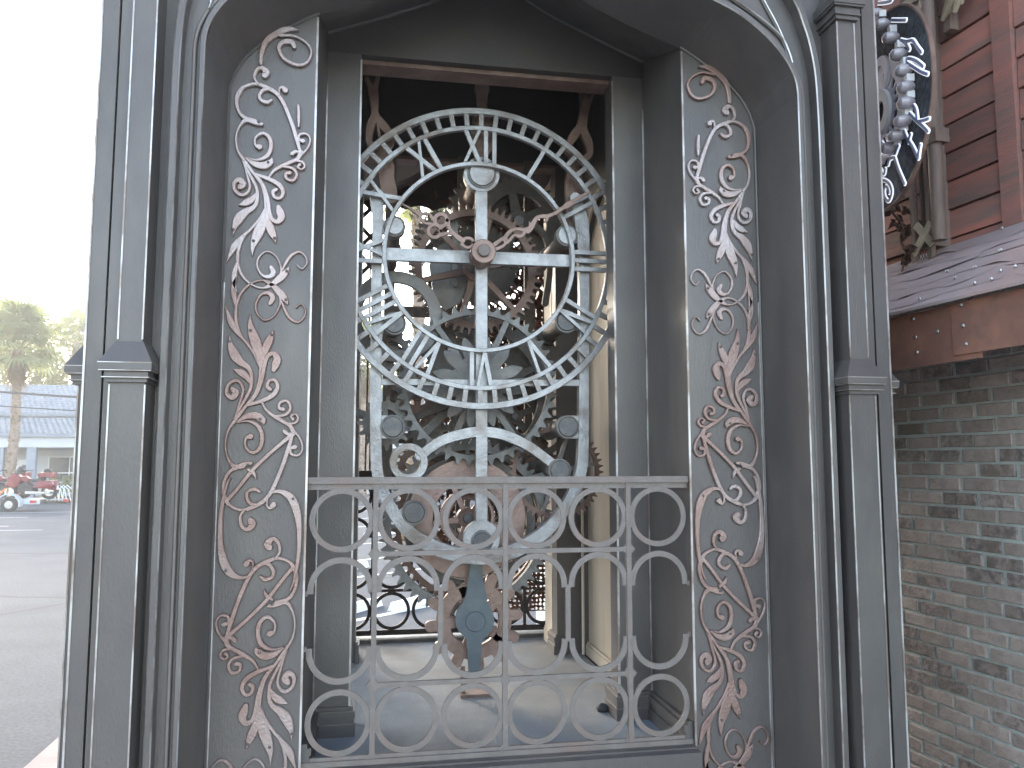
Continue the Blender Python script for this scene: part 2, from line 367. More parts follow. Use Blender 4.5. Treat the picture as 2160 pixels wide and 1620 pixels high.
hz = MB(); hz.box(-112, 112, -42, 112, -1, 14.5)  # thin air volume added in place of the veil of lens flare
hm = bpy.data.materials.new('flare_veil'); hm.use_nodes = True; hn = hm.node_tree.nodes
for q in list(hn):
    if q.type == 'BSDF_PRINCIPLED': hn.remove(q)
pv = hn.new('ShaderNodeVolumePrincipled'); pv.inputs['Color'].default_value = (.95,.95,.95,1); pv.inputs['Density'].default_value = .0019; pv.inputs['Anisotropy'].default_value = .5
hm.node_tree.links.new(pv.outputs[0], hn['Material Output'].inputs['Volume'])
stuff(hz.build('flare_haze', hm))
# ================================================================== the tower
TB = Vector((X0, 1.11, .46))
tower = thing('clock_tower', 'tall black metal clock tower with pointed arch and copper scrollwork framing the open clockwork', 'clock tower', TB)
IN = [(1.08,3.5),(1.071,3.56),(1.034,3.637),(.96,3.72),(.856,3.797),(.743,3.848),(.5,3.935),(.25,4.05),(.0,4.22)]
OUT = [(1.172,3.36),(1.166,3.57),(1.147,3.70),(1.121,3.79),(1.085,3.88),(.95,4.08),(.7,4.27),(.35,4.5),(0,4.8)]
IN = [(1.08,.6)] + catmull(IN, 4); OUT = [(1.172,.6)] + catmull(OUT, 4)
def mir(p, sgn): return (X0 + sgn*p[0], p[1])
def full(path): return [mir(p,-1) for p in path] + [mir(p,1) for p in reversed(path[:-1])]
def sweep(mb, path, prof, mats):
    """profile (n outward, y) swept along a path of (x,z) that runs left to right over the arch"""
    L = len(path); rows = []
    for i, (x, z) in enumerate(path):
        a = path[max(i-1,0)]; b = path[min(i+1,L-1)]
        t = Vector((b[0]-a[0], b[1]-a[1])).normalized(); nx, nz = -t.y, t.x
        rows.append([(x+nx*n, y, z+nz*n) for n, y in prof])
    for k in range(len(prof)-1):
        mb.loft([r[k] for r in rows], [r[k+1] for r in rows], mats[k])
fin, fout = full(IN), full(OUT)
m = MB(); sweep(m, fin, [(0,-.255),(0,-.300),(.0035,-.305),(.015,-.306),(.019,-.302),(.021,-.255)], [0,1,0,0,0])
m.build('arch_bead', [M['black'], M['edge']], tower)
m = MB(); sweep(m, fout, [(-.016,-.24),(-.016,-.311),(-.0125,-.316),(.004,-.317),(.0075,-.313),(.010,-.236)], [0,1,0,1,0])
m.build('arch_moulding', [M['black'], M['edge']], tower)
m = MB(); sweep(m, fin, [(.034,-.258),(.034,-.272),(.037,-.274),(.044,-.274),(.047,-.272),(.047,-.258)], [0,0,1,0,0])
m.build('arch_fillet', [M['black'], M['rail']], tower)
m = MB(); m.loft([(x,-.262,z) for x,z in fin], [(x,-.262,z) for x,z in fout]); m.build('spandrel', M['black'], tower)
# outside of the outer moulding up to the corner piers and the head of the tower
m = MB()
top = []
for (u, z) in OUT:
    if z <= 3.6: top.append((1.32, z))
    else: top.append((1.32*min(1, (5.3-z)/1.2 if u < .9 else 1), 5.3) if u < .95 else (1.32, 3.6+(z-3.6)*3.4))
m.loft([(x,-.243,z) for x,z in fout], [(x,-.243,z) for x,z in full(top)]); m.build('front_wall', M['black'], tower)
# spandrel tracery ribs
for sg in (-1, 1):
    m = MB()
    for pts in ([(.60,4.0),(.74,3.945),(.852,3.872),(.958,3.807),(1.041,3.738),(1.075,3.66)], [(.86,4.06),(.93,3.965),(.968,3.884),(1.019,3.79),(1.063,3.688),(1.078,3.64)]):
        m.tube([(X0+sg*u, -.266, z) for u, z, in catmull(pts, 4)], .009, 6)
        m.tube([(X0+sg*u, -.277, z) for u, z, in catmull(pts, 4)], .0035, 5, mi=1)
    m.build('spandrel_tracery', [M['black'], M['edge']], tower)
# splayed reveal: jambs and soffit
R0 = [(1.056,.6),(1.056,3.49),(1.046,3.535),(1.005,3.61),(.93,3.69),(.866,3.737),(.74,3.815)]
def zin(u):
    for (a, za), (b, zb) in zip(IN[1:], IN[2:]):
        if b <= u <= a: return za + (zb-za)*(a-u)/(a-b+1e-9)
    return IN[-1][1]
def z0(u):
    for (a, za), (b, zb) in zip(R0[1:], R0[2:]):
        if b <= u <= a: return za + (zb-za)*(a-u)/(a-b+1e-9)
    return zin(u)-.035
R45 = catmull([(.735,3.99),(.5,4.085),(.2,4.22),(0,4.38)], 4)
def z45(u):
    for (a, za), (b, zb) in zip(R45, R45[1:]):
        if b <= u <= a: return za + (zb-za)*(a-u)/(a-b+1e-9)
    return 4.38
for sg in (-1, 1):
    us = [1.08-(1.08-.735)*k/16 for k in range(17)]
    A = [(X0+sg*1.08,-.30,.6), (X0+sg*1.08,-.30,3.5)] + [(X0+sg*u,-.30,zin(u)) for u in us[1:]]
    us0 = [1.056-(1.056-.735)*k/16 for k in range(17)]
    B = [(X0+sg*1.056,.004,.6), (X0+sg*1.056,.004,3.49)] + [(X0+sg*u,.004,z0(u)) for u in us0[1:]]
    m = MB(); m.loft(A, B); m.build('splay', M['black'], tower)
    m = MB(); e = [(p[0]-sg*.004, -.004, p[2]) for p in B]       # welded seam where splay meets panel
    m.tube([Vector(p) for p in e], .006, 6); m.build('seam_bead', M['black'], tower)
us = [-.735+1.47*k/40 for k in range(41)]
m = MB()
m.loft([(X0+u,-.30,zin(abs(u))) for u in us], [(X0+u,.004,z0(abs(u))+.0) for u in us])
m.loft([(X0+u,.004,z0(abs(u))) for u in us], [(X0+u,.455,z45(abs(u))) for u in us])
m.build('soffit', M['black'], tower)
m = MB(); m.tube([(X0+u,.44,z45(abs(u))-.008) for u in us], .011, 6); m.build('soffit_rib', M['black'], tower)
# the two scroll panels, the inner jambs and the wall with the square opening
def bev_strip(mb, x, y, z0_, z1_, r=.0035, mi=1): mb.box(x-r, x+r, y-r, y+r, z0_, z1_, mi)
for sg in (-1, 1):
    m = MB(); us0 = [1.05-(1.05-.737)*k/12 for k in range(13)]
    m.loft([(X0+sg*u,0,.6) for u in us0], [(X0+sg*u,0,z0(u)-.002) for u in us0])
    m.build('scroll_panel', M['black'], tower)
    m = MB(); m.add([(X0+sg*.737,.001,.6),(X0+sg*.737,.001,3.83),(X0+sg*.726,.452,4.0),(X0+sg*.726,.452,.6)], [(0,1,2,3)])
    m.build('jamb', M['black'], tower)
    m = MB(); bev_strip(m, X0+sg*.737, .0005, .6, 3.80, .0038, 0); m.build('edge_trim', M['edge'], tower)
    m = MB(); bev_strip(m, X0+sg*1.046, -.0035, .6, 2.75, .0028, 0); m.build('edge_trim', M['edge'], tower)
    m = MB(); bev_strip(m, X0+sg*.724, .449, .6, 3.75, .003, 0); m.build('edge_trim', M['edge'], tower)
    m = MB(); m.box(X0+sg*.579 if sg>0 else X0-.86, X0+.86 if sg>0 else X0-.579, .456, .575, .6, 3.905); m.build('opening_post', M['black'], tower)
    m = MB(); bev_strip(m, X0+sg*.579, .456, .6, 3.88, .004, 0); m.build('edge_trim', M['edge'], tower)
    # stepped base moulding round the foot of each jamb
    m = MB()
    for h0, h1, pr in ((.985,1.035,.030),(1.035,1.06,.022),(1.06,1.085,.028),(1.085,1.10,.014)):
        x1 = X0+sg*(.728-pr); x0 = X0+sg*(.572-pr*.6)
        m.box(min(x0,X0+sg*.728), max(x0,X0+sg*.728), .453-pr, .46, h0, h1)
        m.box(min(x1,X0+sg*.735), max(x1,X0+sg*.735), .02, .452-pr, h0, h1)
        m.box(min(x0,X0+sg*.576), max(x0,X0+sg*.576), .4605, .60, h0, h1)
    for h, pr in ((1.0355,.030),(1.0855,.028)):
        x0 = X0+sg*(.572-pr*.6); x1 = X0+sg*(.728-pr)
        m.box(min(x0,x1), max(x0,x1), .4515-pr, .4545-pr, h-.0025, h+.0015, 1)
    m.build('base_moulding', [M['black'], M['rail']], tower)
m = MB(); pl = [(X0-.86,3.905),(X0+.86,3.905),(X0+.86,4.7),(X0-.86,4.7)]
m.prism(pl, .456, .60); m.build('lintel', M['inner'], tower)
m = MB(); m.box(X0-.579, X0+.579, .50, .606, 3.885, 3.9045); m.build('lintel_flange', M['rust'], tower)
# corner piers with set-off buttresses
def buttress(cx, cy, fx, fy, z_lo):
    """slender square shaft against a pier, fx,fy = outward direction; returns part"""
    m = MB(); sx, sy = (-fy, fx)
    def sec(wd, pr, back=-.14): return [(cx+sx*a+fx*b, cy+sy*a+fy*b) for a, b in ((-wd,pr),(wd,pr),(wd,back),(-wd,back))]
    def seg(s0, za, s1, zb, mi=0):
        V = [(x,y,za) for x,y in s0]+[(x,y,zb) for x,y in s1]
        m.add(V, [(0,1,5,4),(1,2,6,5),(2,3,7,6),(3,0,4,7),(3,2,1,0),(4,5,6,7)], mi)
    lo, hi_ = sec(.052,.0), sec(.036,-.008)
    seg(lo, z_lo, lo, 2.345)
    for za, zb, wd, pr in ((2.345,2.357,.060,.014),(2.357,2.362,.068,.024),(2.362,2.378,.064,.019),(2.378,2.383,.075,.032),(2.383,2.405,.078,.036)):
        seg(sec(wd,pr), za, sec(wd,pr), zb)
    seg(sec(.078,.036), 2.405, sec(.040,-.004), 2.475)
    for za, wd, pr in ((2.3595,.0695,.0255),(2.3805,.0765,.0335),(2.4045,.0790,.037)):       # rubbed mould edges
        seg(sec(wd,pr), za-.0015, sec(wd,pr), za+.001, 1)
    seg(hi_, 2.475, hi_, 3.785)
    for za, zb, wd, pr in ((3.785,3.80,.046,.006),(3.80,3.806,.054,.014),(3.806,3.83,.052,.012),(3.83,3.838,.062,.024),(3.838,3.87,.066,.028)):
        seg(sec(wd,pr), za, sec(wd,pr), zb)
    seg(sec(.066,.028), 3.87, sec(.03,-.012), 3.93)
    seg(sec(.028,-.015), 3.93, sec(.028,-.015), 5.1)
    for wd, pr, za, zb in ((.052,0,z_lo,2.338),(.036,-.008,2.482,3.78)):
        for a in (-wd, wd):
            x, y = cx+sx*a+fx*pr, cy+sy*a+fy*pr
            m.box(x-.0024, x+.0024, y-.0024, y+.0024, za, zb, 1)
    return m.build('buttress', [M['black'], M['edge']], tower)
for sg in (-1, 1):
    def bx(mb, u0, u1, *r, mi=0): mb.box(X0+min(sg*u0,sg*u1), X0+max(sg*u0,sg*u1), *r, mi)
    m = MB(); bx(m, 1.19, 1.392, -.238, .25, .46, 5.3); bx(m, 1.302, 1.337, -.333, -.2385, .46, 5.25); bx(m, 1.343, 1.3955, -.335, -.2385, .46, 5.25)
    m.build('pier', M['black'], tower)
    m = MB(); bev_strip(m, X0+sg*1.3955, -.335, .46, 5.2, .0032, 0); m.build('edge_trim', M['edge'], tower)
    buttress(X0+sg*1.259, -.361, 0, -1, .46)
    buttress(X0+sg*1.437, -.20, sg, 0, .46)
    m = MB(); bx(m, 1.12, 1.46, -.42, .30, .46, .70); bx(m, 1.12, 1.445, -.405, .30, .70, .74); m.build('plinth', M['black'], tower)
# copy the front assembly to the back face
front_parts = [o for o in list(tower.children)]
for o in front_parts:
    c = o.copy(); COL.objects.link(c); c.parent = tower; c.rotation_euler = (0,0,math.pi)
# sides, ceiling, roof, floor
m = MB(); m.box(X0-1.385, X0+1.385, -.22, 2.44, 4.75, 4.9); m.build('ceiling', M['inner'], tower)
m = MB(); m.box(X0-1.47, X0+1.47, -.41, 2.63, 5.3, 5.5); m.box(X0-1.40, X0+1.40, -.34, 2.56, 5.5, 5.62); m.build('cornice', M['black'], tower)
m = MB(); m.box(X0-.725, X0+.725, .08, 2.14, .90, .985); m.build('floor', M['floor'], tower)
m = MB(); m.box(X0-.735, X0+.735, -.06, .11, .8, 1.012); m.box(X0-.735, X0+.735, -.02, .09, 1.012, 1.018); m.build('sill', M['black'], tower)
m = MB(); m.box(X0-.735, X0+.735, 2.10, 2.30, .8, 1.005); m.build('sill', M['black'], tower)
# side wall plates with a pointed arch: open on the left, beige infill on the right
def side_plate(sg):
    us = []
    arch = [(.50,.985),(.50,3.0),(.48,3.2),(.40,3.37),(.25,3.53),(0,3.64)]
    arch = [arch[0]] + catmull(arch[1:], 4)
    pa = [(1.11-a, z) for a, z in arch] + [(1.11+a, z) for a, z in reversed(arch[:-1])]
    op = [(.57,.96),(.57,2.6)] 
    outer = []
    for (y, z) in pa:
        a = y-1.11
        if z < 3.0: outer.append((1.11+math.copysign(.545,a), z))
        else: outer.append((1.11+.545*max(-1,min(1,a/.42)), 4.75))
    x1, x2 = X0+sg*.730, X0+sg*.80
    m = MB()
    m.loft([(x1,y,z) for y,z in pa], [(x1,y,z) for y,z in outer]); m.loft([(x2,y,z) for y,z in pa], [(x2,y,z) for y,z in outer])
    m.loft([(x1,y,z) for y,z in pa], [(x2,y,z) for y,z in pa])
    m.build('side_wall', M['black'], tower)
    m = MB(); m.tube([(x1-sg*.004,y,z) for y,z in pa], .009, 6); m.build('arch_lip', M['rail'] if sg < 0 else M['cream'], tower)
    if sg > 0:
        m = MB(); m.box(X0+.760, X0+.775, .58, 1.64, .985, 3.95); m.build('infill_panel', M['beige'], tower)
        m = MB(); m.box(X0+.738, X0+.7595, .62, 1.60, .985, 1.045); m.box(X0+.745, X0+.7595, .62, 1.60, 1.045, 1.06); m.build('skirting', M['beige'], tower)
        m = MB(); m.box(X0+.95, X0+1.34, .25, 1.97, .46, 4.9); m.build('side_body', M['black'], tower)
    # outer side wall strips
    m = MB(); 
    for ya, yb in ((-.2,.56),(1.66,2.42)):
        m.box(X0+sg*1.375-.01, X0+sg*1.375+.01, ya, yb, .46, 4.74)
    m.box(X0+sg*1.375-.01, X0+sg*1.375+.01, .56, 1.66, 3.9, 4.74)
    m.build('side_wall', M['black'], tower)
side_plate(-1); side_plate(1)
m = MB(); m.box(X0+.590, X0+.640, 1.79, 2.02, .985, 3.89); m.box(X0+.582, X0+.650, 1.782, 2.03, .985, 1.06); m.box(X0+.586, X0+.645, 1.786, 2.025, 1.06, 1.075)
m.build('corner_post', M['cream'], tower)

# ------------------------------------------------------------------ copper scrollwork on the panels
def cu(x, y): return (440 + x/2.945, 600 + y/2.945)
def c2(x, y): return (440 + x/2.314, y/2.314)
S = {}
S['spine'] = [(325,520,20),(290,440,19),(235,360,19),(205,325,21),(178,250,21),(172,150,19),(205,55,18),(270,-5,14),(340,-22,14),(405,5,20),(440,60,22),(446,120,14),(410,195,12),(350,225,12),(303,180,14),(297,120,14),(330,65,18),(375,57,26),(400,85,32),(385,118,26)]
S['curl_leaf'] = [(355,-12,12),(400,10,30),(450,60,44),(480,100,32),(490,122,14)]
S['tail'] = [(455,110,14),(480,170,20),(510,215,20),(555,237,14),(595,205,12),(603,160,10),(575,124,10),(545,146,9)]
S['leaf_a'] = [(105,130,3),(125,190,24),(150,250,40),(190,310,25),(205,335,12)]
S['leaf_b'] = [(182,-60,6),(160,0,26),(160,70,30),(176,150,16),(180,190,8)]
S['leaf_c'] = [(262,185,3),(262,250,30),(277,310,52),(298,370,60),(318,440,42),(325,520,18)]
S['leaf_d'] = [(405,285,3),(388,330,36),(365,380,48),(340,450,30),(330,520,14)]
S['leaf_e'] = [(135,315,3),(138,370,30),(165,440,56),(205,487,42),(245,515,30),(268,560,24),(265,640,22),(235,705,20),(195,775,18),(160,840,16)]
S['leaf_f'] = [(160,530,10),(195,545,38),(235,572,38),(262,615,18)]
S['hook'] = [(408,530,30),(418,500,46),(428,465,44),(408,432,32),(372,445,26),(350,500,26),(335,580,26),(310,660,22),(280,710,20),(215,780,20),(165,850,20)]
S['stem_a'] = [(325,520,16),(315,600,17),(290,680,17),(240,750,20),(170,840,24)]
S['spiral_a'] = [(165,835,12),(195,740,16),(218,660,18),(198,610,20),(160,600,22),(122,632,22),(118,682,26),(150,705,32),(172,675,40),(158,655,34)]
S['arm_a'] = [(250,750,20),(330,725,26),(400,690,30),(430,640,26),(415,597,22),(378,600,22),(366,636,24),(384,652,24)]
S['arm_b'] = [(335,735,14),(360,780,18),(410,820,24),(470,855,24),(510,880,26),(530,925,30)]
S['curl_b'] = [(420,818,16),(480,810,20),(510,770,20),(490,725,20),(447,735,20),(440,768,20),(464,776,26)]
S['curl_c'] = [(490,865,14),(540,860,18),(558,830,16),(540,807,14),(514,820,16),(526,838,20)]
S['curl_d'] = [(530,905,14),(570,960,16),(585,1020,14),(560,1060,16),(517,1055,18),(510,1020,18),(538,1010,28)]
S['bud'] = [(525,925,16),(495,930,22),(475,914,26)]
S['straight'] = [(525,930,26),(440,1000,24),(350,1080,24),(270,1160,24),(190,1260,24),(115,1345,24)]
S['heart'] = [(525,930,20),(500,1010,26),(460,1130,26),(400,1270,26),(350,1340,26),(280,1380,28),(210,1400,20),(140,1375,20),(108,1330,28),(95,1270,24),(110,1200,22),(150,1150,24),(220,1130,26)]
S['loop'] = [(165,850,22),(125,910,16),(108,1000,14),(125,1080,16),(165,1130,26),(230,1115,28),(268,1110,20)]
S['thorn'] = [(250,1150,18),(285,1175,22),(298,1212,5)]
S['petal'] = [(180,855,10),(240,820,34),(300,815,44),(338,842,38),(346,862,16)]
S['spiral_b'] = [(185,860,8),(250,850,16),(310,880,26),(335,940,26),(325,1010,26),(280,1045,22),(235,1012,16),(234,960,18),(262,945,36)]
S['curl_e'] = [(320,1288,16),(290,1270,24),(250,1285,22),(240,1320,22),(265,1360,22),(305,1366,16)]
S['curl_f'] = [(372,1325,10),(365,1370,14),(385,1388,20),(405,1368,36)]
S['curl_g'] = [(230,1395,16),(200,1440,18),(210,1500,22),(245,1520,28),(275,1490,42),(266,1468,38)]
S['band'] = [(400,1290,18),(450,1285,26),(510,1320,44),(545,1390,46),(562,1480,34),(565,1560,28),(563,1650,25),(549,1760,22),(528,1850,16),(510,1893,14)]
RIV = [(483,100),(265,288),(395,316),(133,355),(325,838),(248,1122),(528,1330)]
TOPX = {'c_top': [(258,318,20),(262,270,24),(280,215,30),(330,172,36),(392,150,28),(440,157,6)],
        's_top': [(350,182,16),(420,185,14),(480,220,14),(503,265,14),(480,315,16),(430,325,18),(370,295,20),(345,245,22),(365,215,24),(405,213,30),(420,238,22)],
        'bit': [(440,525,16),(442,580,20),(441,625,12)]}
PX_C = (549.5, 1126.0); PX_M = 601.0
def pan(px): p = at(px[0], px[1], 0); return (p.x - X0, p.z)
ROTC = pan(PX_C); MIRZ = pan((560, PX_M))[1]
wpx = 1/2.945 * 1/ppm(at(550, 900, 0))
rivet_me = MB().sphere((0,0,0), .0052, 8, 6, sc=(1,.7,1)).mesh('rivet', M['bolt'])
def ornament(kind, sg):
    """kind: mid, low (mid turned half round), top (mid flipped upwards), foot"""
    m = MB(); rv = []; lay = 0
    def tf(u, z):
        if kind == 'low': u, z = 2*ROTC[0]-u, 2*ROTC[1]-z
        if kind == 'top': z = MIRZ + (MIRZ - z)*.93
        if kind == 'foot':
            u, z = 2*ROTC[0]-u, 2*ROTC[1]-z
            z = 2*(2*ROTC[1]-MIRZ) - z
        return X0 + (u if sg < 0 else -u), z
    for k, st in S.items():
        if kind == 'top' and k in ('straight','thorn','band'): continue
        if kind == 'foot' and k not in ('spine','curl_leaf','tail','leaf_a','leaf_b','leaf_c','leaf_d'): continue
        pts = []
        for x, y, wd in st:
            u, z = pan(cu(x, y)); a, b = tf(u, z); pts.append((a, b, wd*wpx))
        lay += 1
        pts = [(a, b, w_*1.14) for a, b, w_ in pts]; m.ribbon(pts, -.0110-.00022*lay, .0 - .0005, 4, ch=.0026)
    for x, y in RIV:
        if kind == 'foot' and y > 200: continue
        if kind == 'top' and y > 1200: continue
        u, z = pan(cu(x, y)); rv.append(tf(u, z))
    if kind == 'top':
        for k, st in TOPX.items():
            pts = []
            for x, y, wd in st:
                u, z = pan(c2(x, y)); pts.append((X0 + (u if sg < 0 else -u), z, wd*wpx*1.25))
            lay += 1; m.ribbon(pts, -.0110-.00022*lay, -.0005, 4, ch=.0026)
    o = m.build('scroll_ornament', M['copper_pale'] if kind == 'top' else M['copper'], tower, smooth=True)  # top ornaments get the copper with sky reflection in its colour
    for x, z in rv: inst('rivet', rivet_me, o, (x-TB.x, -.0180-TB.y, z-TB.z))
for sg in (-1, 1):
    for k in ('top','mid','low','foot'): ornament(k, sg)

# ================================================================== railings
def railing(name, label, Yr, material, base):
    t = thing(name, label, 'railing', base, 'ring patterned iron railings')
    y0, y1 = Yr-.011, Yr+.011
    pitch, R, wd = .2435, .117, .0205
    zt, zb = 2.042, 1.018; L = .735
    zr = zt-.040-R; zmr = zr-R-.008; zrb = zb+.030+R; zmb = zrb+R+.008
    m = MB(); m.box(X0-L, X0+L, y0-.006, y1+.006, zt-.024, zt); m.box(X0-L, X0+L, Yr-.004, Yr+.009, zt-.046, zt-.024); m.build('top_rail', material, t)
    m = MB(); m.box(X0-L, X0+L, y0-.004, y1+.004, zb, zb+.018); m.box(X0-L, X0+L, Yr-.004, Yr+.009, zb+.018, zb+.030); m.build('bottom_rail', material, t)
    xs = [X0+(i-2.5)*pitch for i in range(6)]
    for i in (1,3,5):
        x = X0+(i-3)*pitch if False else (xs[i-1]+xs[i])/2
        m = MB(); m.box(x-.0095, x+.0095, y0+.001, y1-.001, zb+.018, zt-.024)
        for zc, s1 in ((zt-.024,-1),(zmr,1),(zmr,-1),(zmb,1),(zmb,-1),(zb+.018,1)):      # little gussets
            m.prism([(x-.026,zc),(x+.026,zc),(x+.0095,zc+s1*.02),(x-.0095,zc+s1*.02)], Yr-.007, Yr+.007)
        m.build('upright', material, t)
    for zc in (zmr, zmb):
        m = MB(); m.box((xs[0]+xs[1])/2+.0096, (xs[2]+xs[3])/2-.0096, Yr-.0065, Yr+.0065, zc-.0085, zc+.0085)
        m.box((xs[2]+xs[3])/2+.0096, (xs[4]+xs[5])/2-.0096, Yr-.0065, Yr+.0065, zc-.0085, zc+.0085); m.build('cross_bar', material, t)
    rm = MB(); rm.ring(0, 0, R-wd, R, -.0045, .0045, 40); rme = rm.mesh('ring', material)
    om = Vector(base)
    za, zbk = zmr-.010-R-.0, zmb+.010+R
    am = MB(); am.ring(0, 0, R-wd, R+.001, -.0046, .0046, 22, 0, math.pi); am.box(R-wd, R+.001, -.0046, .0046, -.012, 0); am.box(-R-.001, -R+wd, -.0046, .0046, -.012, 0)
    ame = am.mesh('half_ring', material)
    for i, x in enumerate(xs):
        inst('ring', rme, t, (x-om.x, Yr-om.y, zr-om.z)); inst('ring', rme, t, (x-om.x, Yr-om.y, zrb-om.z))
        inst('half_ring', ame, t, (x-om.x, Yr-.0007-om.y, za-om.z)); inst('half_ring', ame, t, (x-om.x, Yr-.0007-om.y, zbk-om.z), (0, math.pi, 0))
    for i in (1,3):
        x = (xs[i]+xs[i+1])/2
        m = MB(); m.box(x-.0095, x+.0095, Yr-.0055, Yr+.0055, zbk+.002, za-.002); m.build('short_bar', material, t)
    for s_ in (-1, 1):
        for zz, q in ((za-.012,1),(zbk+.008,-1)):
            m = MB(); xa = xs[0]-R if s_ < 0 else xs[5]+R; xe = X0+s_*L
            m.box(min(xa,xe)-(.0 if s_<0 else .001), max(xa,xe)+.001, Yr-.0052, Yr+.0052, zz-.007, zz+.011); m.build('end_tab', material, t)
    return t
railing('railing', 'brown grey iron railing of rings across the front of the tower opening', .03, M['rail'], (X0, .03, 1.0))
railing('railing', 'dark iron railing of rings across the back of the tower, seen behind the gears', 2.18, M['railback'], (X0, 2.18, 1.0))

# ================================================================== the skeleton clock
CY = .75
clock = thing('skeleton_clock', 'large open skeleton clock with silver roman dial, copper hands and stacked gears inside the tower', 'clock', (X0, .95, .985))
CO = Vector((X0, .95, .985))
CC = (X0-.002, 3.088)
r1, r2, r3, r4, r5, r6 = .742, .712, .652, .630, .470, .450
m = MB(); m.ring(CC[0], CC[1], r2, r1, CY-.014, CY+.014, 144, ch=.002); m.ring(CC[0], CC[1], r4, r3, CY-.012, CY+.012, 144, ch=.002)
m.ring(CC[0], CC[1], r6, r5, CY-.013, CY+.02, 120, ch=.002)
dial = m.build('dial', M['silver'], clock, smooth=True)
tm = MB(); tm.box(-.0112, .0112, -.009, .009, r3-.004, r2+.004); tme = tm.mesh('minute_mark', M['silver'])
for i in range(60):
    inst('minute_mark', tme, dial, (CC[0]-CO.x, CY-CO.y, CC[1]-CO.z), (0, 2*math.pi*i/60, 0))
def numeral(txt):
    m = MB(); H0, H1 = r5-.004, r4+.004; adv = {'I': .042, 'V': .080, 'X': .090}
    W = sum(adv[c] for c in txt); x = -W/2; lay = 0
    for c in txt:
        a = adv[c]; xc = x + a/2; lay += 1; yy = -.0085-.0004*lay
        def st(p, q, wd):
            # clip to radial band in local flat coordinates
            m.prism([(p[0]-wd/2,p[1]),(p[0]+wd/2,p[1]),(q[0]+wd/2,q[1]),(q[0]-wd/2,q[1])], yy, -yy)
        if c == 'I': st((xc,H0),(xc,H1),.020)
        if c == 'V': st((xc,H0),(xc-.032,H1),.020); yy -= .0002; st((xc,H0),(xc+.032,H1),.015)
        if c == 'X': st((xc-.036,H0),(xc+.036,H1),.016); yy -= .0002; st((xc+.036,H0),(xc-.036,H1),.021)
        x += a
    return m
for i, t_ in enumerate(['XII','I','II','III','IV','V','VI','VII','VIII','IX','X','XI']):
    me = numeral(t_).mesh('numeral', M['silver'])
    inst('numeral', me, dial, (CC[0]-CO.x, CY-CO.y, CC[1]-CO.z), (0, 2*math.pi*i/12, 0))
def pxs(pts, Y, s=1.0, ox=0, oy=0):
    out = []
    for x, y, wd in pts:
        p = at(ox+x/s, oy+y/s, Y); out.append((p.x, p.z, wd/s/ppm(p)))
    return out
# front frame
FY = .80
fr = MB()
fr.ribbon(pxs([(1015,400,25),(1015,700,25),(1015,1108,25)], FY), FY-.02, FY+.02, 2)
pL = at(812,537,FY); pR = at(1208,552,FY); fr.bar((pL.x,FY,pL.z),(pR.x,FY,pR.z), .060, .034)
fr.ribbon(pxs([(795,415,30),(797,470,22),(795,560,22),(794,700,23),(793,800,24),(793,930,24),(797,1000,24),(815,1052,25),(840,1095,26),(870,1127,28),(908,1150,30),(955,1167,31),(1015,1174,32),(1072,1165,31),(1113,1146,28),(1150,1120,26),(1182,1084,25),(1208,1040,24),(1225,990,24),(1229,930,23),(1230,800,22),(1231,600,21),(1226,480,30),(1212,420,24)], FY), FY-.0215, FY+.022, 6)
fr.ribbon(pxs([(800,806,14),(1015,808,14),(1222,808,14)], FY), FY-.019, FY+.019, 2, caps=False)
fr.ribbon(pxs([(885,962,20),(930,930,21),(980,915,22),(1015,911,22),(1060,917,22),(1110,939,21),(1150,967,20),(1176,988,20)], FY), FY-.0205, FY+.0205, 6)
def pring(mb, px, py, ro, ri, Y, d=.02, yo=0):
    p = at(px, py, Y); k = 1/ppm(p); mb.ring(p.x, p.z, ri*k, ro*k, Y-d+yo, Y+d, 40, ch=.002)
pring(fr, 862, 975, 40, 25, FY, .0225)
pring(fr, 1015, 371, 38, 27, FY, .0225); pring(fr, 1015, 1136, 39, 18, FY, .0235)
for px, py, sx in ((828,901,-1),(1195,901,1)):
    a = at(px, py, FY); b = at(800 if sx < 0 else 1226, py, FY); k = 1/ppm(a)
    fr.box(min(a.x,b.x), max(a.x,b.x), FY-.018, FY+.018, a.z-24*k, a.z+24*k)
for px, py, sx in ((830,481,-1),(1195,500,1),(1194,682,1),(830,683,-1)):
    a = at(px, py, FY); b = at(800 if sx < 0 else 1228, py, FY); k = 1/ppm(a)
    fr.box(min(a.x,b.x), max(a.x,b.x), FY-.016, FY+.016, a.z-14*k, a.z+14*k)
a = at(852,1098,FY); b = at(873,1080,FY); fr.bar((a.x,FY,a.z),(b.x,FY,b.z), .1, .036)
fr.build('frame', M['silver'], clock, smooth=True)
